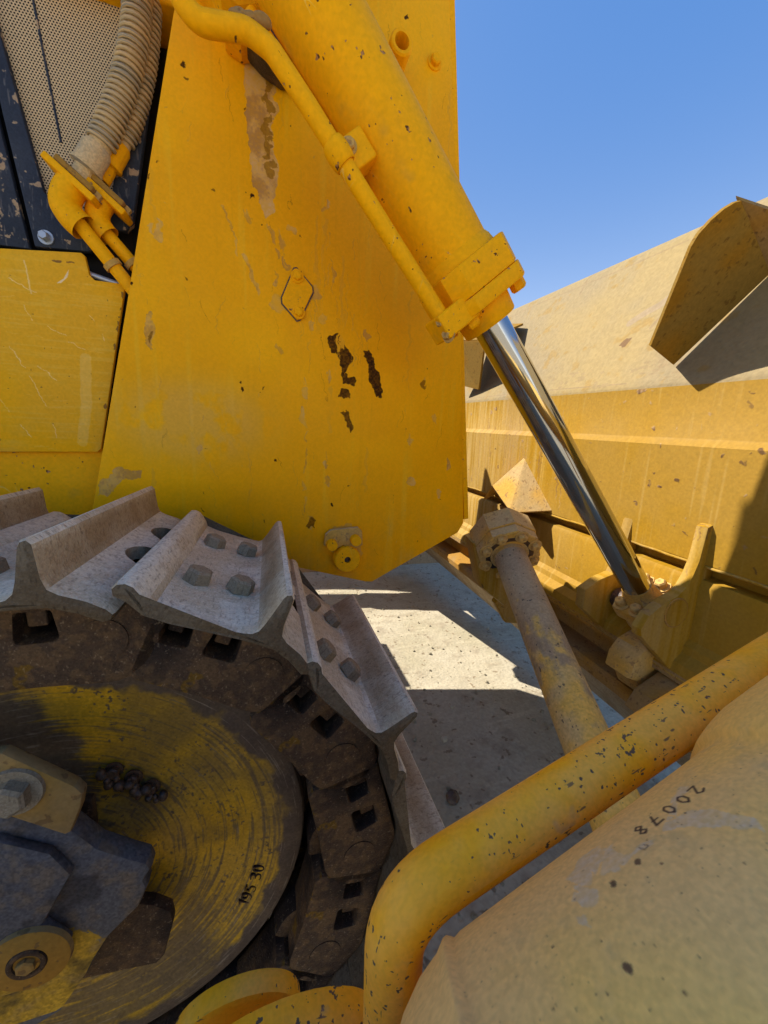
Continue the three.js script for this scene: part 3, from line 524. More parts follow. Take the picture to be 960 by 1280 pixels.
  part('pipe_stub', boxUV(creased(stub)), M.yellow, guard);
  const sb = hexBolt(0.016, 0.016, 0.004); sb.rotateX(Math.PI / 2); sb.translate(0.532, 2.901, GZ); part('bolt', sb, M.yellow, guard);
  settle(guard);
}

// ================================================================== ENGINE HOOD
{
  const hood = thing('engine_hood', 'dark engine bay and yellow lower sill behind the hood doors', 'engine hood');
  part('engine_bay', boxUV(rbox(2.7, 1.9, 1.40, -1.75, 2.4, -2.21, 0.03)), M.black, hood);
  part('hood_top', boxUV(rbox(2.5, 0.06, 1.60, -1.62, 3.38, -2.2, 0.02)), M.yellow, hood);
  part('lower_sill', boxUV(creased(prism([[-2.9, 1.05], [-0.33, 1.05], [-0.33, 1.645], [-2.9, 1.645]], -1.475, -1.4375, 0.004))), M.yellow, hood);
  part('belly_plate', boxUV(rbox(3.2, 0.3, 1.6, -1.95, 0.95, -2.18, 0.03)), M.yellow, hood);
  const a = rod(V(-0.60, 2.182, -1.44), V(-0.385, 2.132, -1.44), 0.008, 0.008, 12); part('stay_rod', a, M.zinc, hood);
  settle(hood);
  const door = thing('engine_side_door', 'yellow scratched engine side door with a notched corner', 'panel door');
  part('door_skin', boxUV(creased(prism([[-1.5, 2.165], [-0.70, 2.186], [-0.508, 2.207], [-0.499, 2.2], [-0.492, 2.150], [-0.480, 2.138], [-0.412, 2.139], [-0.404, 2.128], [-0.505, 1.645], [-0.515, 1.634], [-0.765, 1.627], [-1.5, 1.61]], -1.435, -1.42, 0.003), 30)), M.door, door).geometry.attributes.uv.array.forEach((q, i, a) => { a[i] += i % 2 ? -1.55 : 0.85; });
  settle(door);
  const gd = thing('grille_door', 'dark navy framed engine door with a dusty perforated panel', 'grille door');
  const perf = [[-0.675, 2.87], [-0.665, 2.80], [-0.593, 2.36], [-0.56, 2.318], [-0.455, 2.318], [-0.435, 2.34], [-0.345, 2.78], [-0.315, 3.0], [-0.685, 3.0]];
  part('frame', boxUV(creased(prism([[-0.716, 3.06], [-0.666, 2.533], [-0.628, 2.213], [-0.495, 2.222], [-0.47, 2.285], [-0.395, 2.296], [-0.378, 2.315], [-0.272, 2.85], [-0.235, 3.06]], -1.468, -1.445, 0.003, [perf]), 30)), M.navy, gd);
  part('perforated_panel', boxUV(prism(perf.map(([x, y]) => [x, y]), -1.474, -1.464, 0)), M.perf, gd);
  part('crease', boxUV(rod(V(-0.585, 2.92, -1.463), V(-0.545, 2.5, -1.463), 0.003, 0.003, 8)), M.navy, gd);
  const w = hexBolt(0.013, 0.018, 0.004); w.rotateX(Math.PI / 2); w.translate(-0.598, 2.240, -1.445); part('bolt', w, M.zinc, gd, 'pale zinc bolt low on the frame');
  settle(gd);
  const np = thing('navy_panel', 'plain dark navy panel left of the perforated grille door', 'panel');
  part('panel_skin', boxUV(creased(prism([[-1.5, 3.06], [-1.5, 2.18], [-0.642, 2.205], [-0.680, 2.533], [-0.730, 3.06]], -1.466, -1.446, 0.003), 30)), M.navy, np);
  settle(np);
}

// ================================================================== HYDRAULIC HOSES
function hoseThing(pts, r, label, path, capR, z) {
  const h = thing('hydraulic_hose', label, 'hydraulic hose', 'hoses in front of the grille');
  part('hose', tube(pts, r * 0.86, 90, 20), M.hose, h);
  // spring guard wound round the hose
  const c = new THREE.CatmullRomCurve3(pts.map((p) => V(...p))), L = c.getLength(), turns = Math.round(L / 0.0150), n = turns * 14, fr = c.computeFrenetFrames(400), hp = [];
  for (let i = 0; i <= n; i++) { const t = i / n * 0.97, k = Math.min(400, Math.round(t * 400)), a = i / 14 * 2 * Math.PI; hp.push(c.getPointAt(t).addScaledVector(fr.normals[k], Math.cos(a) * r).addScaledVector(fr.binormals[k], Math.sin(a) * r)); }
  part('spring_guard', new THREE.TubeGeometry(new Poly(hp), n, 0.0052, 6), M.hose, h, 'wound spring guard round the hose');
  const e = c.getPointAt(1), d = c.getTangentAt(1);
  const ferr = lathe([[0, 0], [r * 0.95, 0], [r * 1.12, 0.01], [r * 1.12, 0.055], [r * 1.2, 0.06], [r * 1.2, 0.068], [r * 0.8, 0.072], [r * 0.8, 0.115], [0, 0.115]].map((p) => p), 32);
  part('ferrule', boxUV(creased(orient(ferr, e.clone().addScaledVector(d, -0.01), d))), capR, h, 'crimped end ferrule');
  return settle(h);
}
hoseThing([[-0.296, 3.00, -1.385], [-0.303, 2.915, -1.385], [-0.311, 2.828, -1.385], [-0.330, 2.717, -1.385], [-0.367, 2.602, -1.385], [-0.417, 2.489, -1.385], [-0.435, 2.458, -1.385]], 0.031, 'front grey armoured hose curving down to the yellow elbow fitting', null, M.hose);
hoseThing([[-0.275, 3.02, -1.425], [-0.281, 2.959, -1.425], [-0.289, 2.869, -1.425], [-0.308, 2.736, -1.425], [-0.340, 2.614, -1.425], [-0.380, 2.52, -1.425], [-0.392, 2.498, -1.425]], 0.026, 'rear armoured hose partly hidden behind the front one', null, M.yellow);
function fitting(label, top, dir, body, elbow, pts, r) {
  const f = thing('pipe_elbow', label, 'pipe fitting', 'yellow elbows under the hoses');
  const T = V(...top), D = V(...dir).normalize(), side = V(0, 0, 1).cross(D).normalize();
  // split flange: two half clamps across the hose end
  const fl = rbox(0.135, 0.018, 0.07, 0, 0, 0, 0.004); part('flange', boxUV(orient(fl, T, D, V(0, 0, 1))), M.yellow, f);
  const fl2 = rbox(0.10, 0.016, 0.06, 0, -0.018, 0, 0.004); part('flange', boxUV(orient(fl2, T, D, V(0, 0, 1))), M.tan, f);
  for (const s of [-1, 1]) { const b = hexBolt(0.012, 0.014, 0.003); b.rotateX(Math.PI); b.translate(s * 0.052, -0.009, 0); part('bolt', orient(b, T, D, V(0, 0, 1)), M.dusty, f); }
  part('elbow', boxUV(creased(tube([T.toArray(), ...body], elbow, 30, 20).toNonIndexed(), 60)), M.yellow, f);
  part('pipe', rod(V(...pts[0]), V(...pts[1]), r, r, 24), M.yellow, f);
  const L = V(...pts[1]).sub(V(...pts[0])); const ringAt = V(...pts[0]).addScaledVector(L, 0.55);
  const ring = rod(ringAt, ringAt.clone().addScaledVector(L.clone().normalize(), 0.014), r * 1.28, r * 1.28, 24); part('collar', boxUV(ring), M.dusty, f);
  return settle(f);
}
fitting('front yellow elbow fitting with bolted flange below the hose', [-0.490, 2.357, -1.37], [-0.62, -0.78, 0], [[-0.508, 2.330, -1.37], [-0.515, 2.300, -1.37], [-0.500, 2.272, -1.37], [-0.478, 2.252, -1.37]], 0.036, [[-0.488, 2.262, -1.37], [-0.372, 2.112, -1.40]], 0.019);
fitting('rear yellow elbow fitting half hidden by the front elbow', [-0.430, 2.352, -1.405], [-0.62, -0.78, 0], [[-0.450, 2.318, -1.405], [-0.452, 2.292, -1.405], [-0.440, 2.268, -1.405], [-0.428, 2.255, -1.405]], 0.030, [[-0.440, 2.268, -1.405], [-0.335, 2.150, -1.43]], 0.018);

// ================================================================== LIFT CYLINDER
{
  const cy = thing('lift_cylinder', 'yellow hydraulic lift cylinder with a shiny rod down to the blade', 'hydraulic cylinder');
  const Z = -1.0, A = V(-0.10, 2.852, Z), P = V(1.405, 1.104, Z), D = P.clone().sub(A).normalize(), at = (s) => A.clone().addScaledVector(D, s), N = V(D.y, -D.x, 0).negate();  // N points up to the right of the axis
  const proj = (x, y) => V(x, y, Z).sub(A).dot(D);
  const sFl = proj(0.508, 2.178);
  part('barrel', rod(at(-0.25), at(sFl), 0.093, 0.093, 64), M.yellow, cy, 'thick yellow cylinder barrel');
  const neck = lathe([[0.093, 0], [0.099, 0.012], [0.103, 0.03]], 64); part('weld_collar', boxUV(creased(orient(neck, at(sFl - 0.03), D))), M.yellow, cy);
  // square head: two bolted blocks and the gland below
  const hx = 0.212, up = V(0, 0, 1);
  part('head_block', boxUV(orient(creased(prism([[-hx / 2, -0.07], [-0.07, -hx / 2], [0.07, -hx / 2], [hx / 2, -0.07], [hx / 2, 0.07], [0.07, hx / 2], [-0.07, hx / 2], [-hx / 2, 0.07]], 0, 0.075, 0.004), 30).rotateX(-Math.PI / 2), at(sFl), D, up)), M.yellow, cy);
  part('head_cap', boxUV(orient(creased(prism([[-hx / 2, -0.075], [-0.075, -hx / 2], [0.075, -hx / 2], [hx / 2, -0.075], [hx / 2, 0.075], [0.075, hx / 2], [-0.075, hx / 2], [-hx / 2, 0.075]], 0, 0.04, 0.004), 30).rotateX(-Math.PI / 2), at(sFl + 0.0755), D, up)), M.yellow, cy);
  for (const [a, b] of [[-0.083, 0.06], [0.083, 0.06], [-0.083, -0.06], [0.083, -0.06]]) { const h = hexBolt(0.020, 0.026); h.translate(a, 0, b); part('bolt', orient(h, at(sFl + 0.1155), D, up), M.yellow, cy); }
  const gl = lathe([[0.052, 0], [0.075, 0], [0.077, 0.006], [0.074, 0.05], [0.071, 0.054], [0.050, 0.054]], 48); part('gland', boxUV(creased(orient(gl, at(sFl + 0.1155), D))), M.yellow, cy);
  const sEnd = proj(1.405, 1.104);
  part('piston_rod', rod(at(sFl + 0.1), at(sEnd - 0.10), 0.048, 0.048, 96), M.chrome, cy, 'polished chrome piston rod');
  // rod end: a split cap bolted round the pin
  const neck2 = lathe([[0, 0], [0.050, 0], [0.054, 0.02], [0.062, 0.045], [0.075, 0.07], [0, 0.07]], 40); part('rod_end', boxUV(creased(orient(neck2, at(sEnd - 0.135), D))), M.dusty, cy);
  part('rod_end', boxUV(orient(rbox(0.19, 0.07, 0.13, 0, 0.0, 0, 0.014), at(sEnd - 0.045), D, up)), M.dusty, cy);
  part('pin_cap', boxUV(orient(rbox(0.17, 0.08, 0.12, 0, 0, 0, 0.03), at(sEnd + 0.035), D, up)), M.dusty, cy);
  for (const [a, b] of [[-0.068, 0.035], [-0.068, -0.03], [0.068, 0.035], [0.068, -0.03]]) { const h = hexBolt(0.020, 0.026, 0.004); h.rotateX(Math.PI); h.translate(a, 0, b); part('bolt', orient(h, at(sEnd - 0.081), D, up), M.dusty, cy); }
  const pinc = new THREE.CylinderGeometry(0.042, 0.042, 0.26, 32); pinc.rotateX(Math.PI / 2); pinc.translate(1.397, 1.098, -1.0); part('pin', boxUV(pinc), M.grease, cy);
  part('grease', boxUV(creased(orient(new THREE.TorusGeometry(0.055, 0.02, 8, 24).rotateX(Math.PI / 2).scale(1.2, 1, 1), at(sEnd - 0.03), D))), M.grease, cy);
  // feed pipes along the barrel
  const fp = [[-0.20, 2.60, -0.93], [-0.134, 2.478, -0.93], [-0.11, 2.457, -0.93], [-0.023, 2.470, -0.93], [0.02, 2.452, -0.93], [0.094, 2.375, -0.93], [0.27, 2.182, -0.935], [0.432, 2.008, -0.94]];
  part('feed_pipe', pipe(fp, 0.05, 0.0195, 160, 24), M.yellow, cy, 'bent yellow feed pipe with chipped paint');
  for (let i = 0; i < 9; i++) { const g = new THREE.IcosahedronGeometry(0.008 + 0.007 * rnd(), 2); g.scale(1.3, 0.7, 1); g.translate(-0.045 + 0.055 * rnd(), 2.485 + 0.006 * rnd(), -0.94 + 0.016 * rnd()); part('mud_lump', boxUV(g), M.mud, cy); }
  part('feed_pipe', pipe([[-0.02, 2.60, -1.05], [0.13, 2.415, -1.02], [0.465, 2.035, -1.02]], 0.04, 0.017, 60, 20), M.yellow, cy);
  const cl = V(0.205, 2.335, -0.965); part('pipe_clamp', boxUV(orient(rbox(0.062, 0.066, 0.06, 0.005, 0, 0, 0.006), cl, D, up)), M.yellow, cy);
  const ringc = new THREE.TorusGeometry(0.0215, 0.006, 10, 32); ringc.scale(1, 1, 4.2); ringc.rotateX(Math.PI / 2); part('clamp_band', boxUV(orient(ringc, V(0.158, 2.306, -0.932), V(0.177, -0.193, 0))), M.yellow, cy);
  const cb = hexBolt(0.012, 0.012, 0.003); cb.rotateX(Math.PI / 2); cb.translate(0.180, 2.328, -0.935); part('bolt', cb, M.dusty, cy);
  part('port_block', boxUV(orient(rbox(0.105, 0.062, 0.085, 0, 0, 0, 0.006), V(0.462, 2.018, -0.955), D, up)), M.yellow, cy);
  for (const [x, y] of [[0.432, 2.012], [0.450, 1.985], [0.445, 2.03]]) { const h = hexBolt(0.0125, 0.016, 0.003); h.rotateZ(Math.PI / 2); h.rotateY(0.4); h.translate(x - 0.004, y - 0.012, -0.93); part('bolt', h, M.dusty, cy); }
  settle(cy);
}

// ================================================================== BLADE
const blade = thing('dozer_blade', 'huge dusty yellow dozer blade seen from behind', 'bulldozer blade');
const TILT = -0.045, tiltY = (z) => TILT * (z + 1.5);
function runZ(profile, z0, z1, material, name, deg = 32, uvf) {   // an outline in x, y carried along the blade, following its slight tilt
  const n = 12, pos = [], uvs = []; let len = [0]; for (let i = 1; i < profile.length; i++) len.push(len[i - 1] + Math.hypot(profile[i][0] - profile[i - 1][0], profile[i][1] - profile[i - 1][1]));
  const P = (i, k) => { const z = z0 + (z1 - z0) * k / n; return [profile[i][0], profile[i][1] + tiltY(z), z]; }, U = (i, k) => { const p = P(i, k); return uvf ? uvf(p, len[i], profile[i]) : [p[2], len[i]]; };
  const tri = (...q) => { for (const [i, k] of q) { pos.push(...P(i, k)); uvs.push(...U(i, k)); } };
  for (let i = 0; i < profile.length - 1; i++) for (let k = 0; k < n; k++) { tri([i, k], [i + 1, k], [i + 1, k + 1]); tri([i, k], [i + 1, k + 1], [i, k + 1]); }
  let g = new THREE.BufferGeometry(); g.setAttribute('position', new THREE.Float32BufferAttribute(pos, 3)); g.setAttribute('uv', new THREE.Float32BufferAttribute(uvs, 2)); g.computeVertexNormals(); g = creased(g, deg);
  return part(name, g, material, blade);
}
{
  const z0 = -4.7, z1 = 0.3;
  const bend0 = []; for (let i = 0; i <= 6; i++) { const a = i / 6; bend0.push([1.45 + 0.018 * a * a, 1.965 + 0.04 * a]); }
  // from the bottom up, outside faces towards -x
  runZ([[1.72, 2.632], [1.685, 2.60], ...bend0.slice().reverse()].reverse(), z0, z1, M.slope, 'top_slope', 30, (p, l) => [p[2] + 3.2, l]);
  runZ([[1.425, 1.36], [1.425, 1.752], [1.429, 1.757], [1.447, 1.774], [1.450, 1.780], [1.450, 1.965]], z0, z1, M.blade, 'back_plate', 30, (p) => [p[2] + 3.2, p[1] - 0.9]);
  runZ([[1.352, 0.975], [1.362, 1.01], [1.395, 1.04], [1.400, 1.065], [1.418, 1.085], [1.418, 1.285], [1.428, 1.305], [1.478, 1.312], [1.478, 1.345], [1.425, 1.36]], z0, z1, M.blade, 'lower_plate', 30, (p) => [p[2] + 3.2, p[1] - 0.9]);
  runZ([[1.60, 0.72], [1.36, 0.735], [1.352, 0.775], [1.362, 0.795], [1.46, 0.815], [1.46, 0.925], [1.352, 0.945], [1.352, 0.975]], z0, z1, M.tan, 'bottom_beam', 30, (p, l) => [p[2], l]);
  runZ([[1.60, 0.72], [1.86, 0.31], [1.95, 0.22], [1.97, 0.30], [1.80, 0.9], [1.72, 1.5], [1.70, 2.0], [1.735, 2.626], [1.72, 2.632]].reverse(), z0, z1, M.bare, 'moldboard', 40, (p, l) => [p[2], l]);
  runZ([[1.93, 0.24], [1.99, 0.155], [2.02, 0.165], [1.97, 0.28]], z0, z1, M.bare, 'cutting_edge', 30, (p, l) => [p[2], l]);
  // weld beads along the seams
  for (const [x, y] of [[1.4265, 1.3535], [1.355, 0.962]]) { const p = []; for (let i = 0; i <= 60; i++) { const z = -3.2 + 3.1 * i / 60; p.push(V(x + 0.004 * (rnd() - 0.5), y + tiltY(z) + 0.004 * (rnd() - 0.5), z)); } part('weld_bead', boxUV(new THREE.TubeGeometry(new Poly(p), 240, 0.0055, 6)), M.blade, blade); }
  // ear plates standing on the slope
  const ear = [V(1.47, 2.035, -1.124), V(1.575, 2.295, -0.936), V(1.302, 2.421, -0.882), V(1.288, 2.417, -0.889), V(1.270, 2.404, -0.902), V(1.252, 2.381, -0.920), V(1.240, 2.352, -0.941), V(1.239, 2.325, -0.957), V(1.33, 2.085, -1.114)];
  const e1 = part('wing_plate', slab(ear, -0.012), M.dull, blade, 'folded wing plate standing out near the top right');
  part('wing_fold', slab([V(1.295, 2.424, -0.883), V(1.575, 2.297, -0.934), V(1.66, 2.34, -0.78)], 0.014), M.tan, blade);
  const dz = -1.62;
  part('wing_plate', slab([V(1.35, 2.47, -2.78), V(1.35, 2.36, -2.27), V(1.47, 2.10, -2.50), V(1.40, 2.16, -2.72)], 0.014), M.dull, blade, 'wing plate half hidden behind the side guard');
  part('wing_fold', slab([V(1.35, 2.36, -2.27), V(1.35, 2.47, -2.78), V(1.66, 2.6, -2.7), V(1.60, 2.48, -2.25)], 0.012), M.dull, blade);
  // tent shaped cover over the ball joint
  const cv = part('joint_cover', slab([V(1.44, 1.655, -1.875), V(1.24, 1.478, -1.885), V(1.24, 1.368, -1.705), V(1.26, 1.36, -1.68), V(1.445, 1.385, -1.592)], 0.012), M.dusty, blade, 'dusty tent shaped cover plate over the ball joint');
  part('cover_side', slab([V(1.24, 1.478, -1.890), V(1.44, 1.655, -1.880), V(1.44, 1.40, -2.15), V(1.30, 1.375, -2.06)], 0.010), M.dusty, cv);
  // lugs for the rod end
  const lug = prism([[1.404, 1.461], [1.427, 1.471], [1.451, 1.465], [1.470, 1.450], [1.470, 0.868], [1.411, 0.894], [1.188, 1.092], [1.181, 1.118], [1.207, 1.165], [1.248, 1.192], [1.280, 1.210], [1.326, 1.227], [1.356, 1.253], [1.378, 1.294], [1.394, 1.346]], -0.893, -0.853, 0.006);
  const lg = part('lug', boxUV(creased(lug, 30)), M.blade, blade, 'large curved lug plate beside the rod end');
  const bossR = new THREE.TorusGeometry(0.050, 0.004, 8, 48); bossR.translate(1.327, 1.165, -0.8525); part('pin_boss', boxUV(bossR), M.tan, lg);
  const bossD = new THREE.CylinderGeometry(0.048, 0.048, 0.006, 40); bossD.rotateX(Math.PI / 2); bossD.translate(1.327, 1.165, -0.851); part('pin_boss', boxUV(bossD), M.blade, lg);
  part('lug', boxUV(creased(prism([[1.425, 1.43], [1.47, 1.44], [1.47, 0.95], [1.39, 0.93], [1.23, 1.06], [1.23, 1.14], [1.30, 1.18], [1.37, 1.20], [1.40, 1.28]], -1.185, -1.14, 0.006), 30)), M.blade, blade, 'smaller fin shaped lug behind the rod end');
  part('gusset', boxUV(creased(prism([[1.45, 0.95], [1.45, 0.72], [1.30, 0.75], [1.22, 0.80], [1.26, 0.86]], -0.90, -0.70, 0.01), 30)), M.tan, blade);
  // rounded stop block under the rod end
  part('stop_block', boxUV(creased(prism([[1.42, 0.80], [1.42, 1.02], [1.36, 1.01], [1.30, 0.985], [1.265, 0.94], [1.255, 0.88], [1.30, 0.86], [1.335, 0.80]], -1.03, -0.915, 0.012), 40)), M.dusty, blade);
  // side plate of the joint bay
  part('gusset', boxUV(creased(prism([[1.45, 1.05], [1.45, 0.74], [1.20, 0.78], [1.12, 0.90], [1.17, 1.0], [1.33, 0.98]], -1.62, -1.575, 0.008), 30)), M.blade, blade);
  settle(blade);
}

// ================================================================== DIAGONAL BRACE
function brace(P0, P1, label, r) {
  const o = thing('diagonal_brace', label, 'steel brace', 'diagonal braces behind the blade');
  const D = P1.clone().sub(P0).normalize(), L = P1.distanceTo(P0), back = D.clone().negate();
  const t = rod(P1, P0, r, r, 48); const uv = t.attributes.uv; for (let i = 0; i < uv.count; i++) uv.setXY(i, uv.getX(i), uv.getY(i) / L * 1.3);
  part('brace_tube', t, M.brace, o, 'grey tube with yellow paint left on its lower half');
  const up = V(0, 1, 0);
  // bolted ball cap: an eight sided flange with a ring of bolts on a rounder housing
  const oct = (R, y0, y1, ch) => creased(lathe([[0, y0], [R, y0], [R, y1 - ch], [R - ch, y1], [0.02, y1]], 8).toNonIndexed(), 25);
  const cap = part('ball_cap', boxUV(orient(oct(0.145, 0, 0.05, 0.006), P0.clone().addScaledVector(back, 0.03), D, up)), M.dusty, o, 'eight sided bolted cap round the ball end');
  part('ball_cap', boxUV(orient(oct(0.152, 0, 0.11, 0.004), P0.clone().addScaledVector(back, 0.142), D, up)), M.dusty, o);
  const lip = lathe([[0.07, 0.045], [0.09, 0.051], [0.104, 0.0525], [0.108, 0.051]], 40); part('seal', boxUV(orient(lip, P0.clone().addScaledVector(back, 0.03), D, up)), M.grease, o);
  for (let i = 0; i < 8; i++) { const a = i / 8 * 2 * Math.PI + 0.2, h = hexBolt(0.0205, 0.022, 0.003); h.translate(Math.cos(a) * 0.118, 0.05, Math.sin(a) * 0.118); part('bolt', orient(h, P0.clone().addScaledVector(back, 0.03), D, up), M.dusty, cap); }
  const c2 = rod(P0.clone().addScaledVector(D, -0.02), P0.clone().addScaledVector(D, 0.035), r * 1.04, r * 1.02, 40); part('collar', boxUV(c2), M.dusty, o);
  // forged cheek below the cap that carries it on the blade
  part('joint_cheek', boxUV(creased(orient(prism([[-0.16, -0.02], [-0.10, -0.24], [0.02, -0.33], [0.12, -0.26], [0.16, -0.02]], -0.09, 0.09, 0.02), P0.clone().addScaledVector(back, 0.12), V(0, 1, 0), V(-0.3, 0, 1)), 35)), M.blade, o);
  return settle(o);
}
brace(V(1.05, 1.225, -1.42), V(0.79, 0.665, -0.37), 'grey diagonal brace running from the blade to the push arm', 0.072);
brace(V(1.12, 1.22, -3.05), V(1.30, 0.55, -4.35), 'far diagonal brace on the other side of the machine', 0.11);

// ================================================================== PUSH ARM with its guard rail
{
  const arm = thing('push_arm', 'fat dusty tan push arm with handwritten figures 20078', 'push arm');
  const ang = 24 * Math.PI / 180, D = V(Math.cos(ang), Math.sin(ang), 0), Nn = V(-Math.sin(ang), Math.cos(ang), 0), c0 = V(0, 1.7, 0).addScaledVector(Nn, -0.5476).add(V(0, 0, -0.04986));
  const prof = [[-0.135, 0.0], [-0.133, 0.12], [-0.125, 0.150], [-0.112, 0.168], [-0.095, 0.182], [-0.075, 0.192], [-0.055, 0.1975], [-0.046, 0.2025], [-0.043, 0.2028], [-0.0395, 0.2005], [-0.037, 0.1985], [-0.030, 0.1998], [0.05, 0.2], [0.15, 0.2], [0.25, 0.2], [0.272, 0.2005], [0.279, 0.203], [0.282, 0.2075], [0.292, 0.211], [0.31, 0.2145], [0.33, 0.217], [0.5, 0.218], [0.8, 0.218], [1.05, 0.215], [1.12, 0.2], [1.13, 0]];
  const seg = 120, pos = [], uv = [], idx = [];
  for (let i = 0; i < prof.length; i++) for (let k = 0; k <= seg; k++) { const a = k / seg * 2 * Math.PI - Math.PI, p = c0.clone().addScaledVector(D, prof[i][0]).addScaledVector(Nn, Math.cos(a) * prof[i][1]).add(V(0, 0, Math.sin(a) * prof[i][1])); pos.push(p.x, p.y, p.z); uv.push(prof[i][0] - ARM_T0, (a + Math.PI) * ARM_R); }
  for (let i = 0; i < prof.length - 1; i++) for (let k = 0; k < seg; k++) { const a = i * (seg + 1) + k, b = a + seg + 1; idx.push(a, a + 1, b, b, a + 1, b + 1); }
  const g = new THREE.BufferGeometry(); g.setAttribute('position', new THREE.Float32BufferAttribute(pos, 3)); g.setAttribute('uv', new THREE.Float32BufferAttribute(uv, 2)); g.setIndex(idx); g.computeVertexNormals();
  part('arm_body', g, M.arm, arm);
  part('arm_shank', rod(c0.clone().addScaledVector(D, -2.5).add(V(0, 0.25, 0)), c0.clone().addScaledVector(D, -0.13).add(V(0, -0.03, 0.01)), 0.19, 0.168, 40), M.dusty, arm);
  part('guard_rail', pipe([[0.118, 0.88, -0.27], [0.112, 1.258, -0.27], [0.694, 1.417, -0.305], [1.0, 1.497, -0.322], [1.06, 1.20, -0.322]], 0.075, 0.0295, 260, 40), M.handle, arm, 'bent yellow guard rail with dark paint chips');
  // round ended lugs at the rail foot
  const ear = (x, y, w, h, z0_, z1_) => { const p = [[x - w, y - 0.25], [x + w, y - 0.25]]; for (let i = 0; i <= 18; i++) { const a = i / 18 * Math.PI; p.push([x + Math.cos(a) * w, y + Math.sin(a) * h]); } return boxUV(creased(prism(p, z0_, z1_, 0.008), 35)); };
  part('lug', ear(0.005, 0.985, 0.115, 0.072, -0.345, -0.305), M.handle, arm, 'rounded yellow lug at the rail foot');
  part('lug', ear(-0.052, 0.893, 0.085, 0.062, -0.44, -0.41), M.handle, arm, 'second rounded lug just behind');
  settle(arm);
  const other = arm.clone(); other.name = 'push_arm_001'; other.position.z -= 4.6; other.userData = { label: 'second push arm on the far side of the machine', category: 'push arm' };
  for (const c of other.children.slice()) if (c.name !== 'arm_body' && c.name !== 'arm_shank') other.remove(c);
  scene.add(other);
}

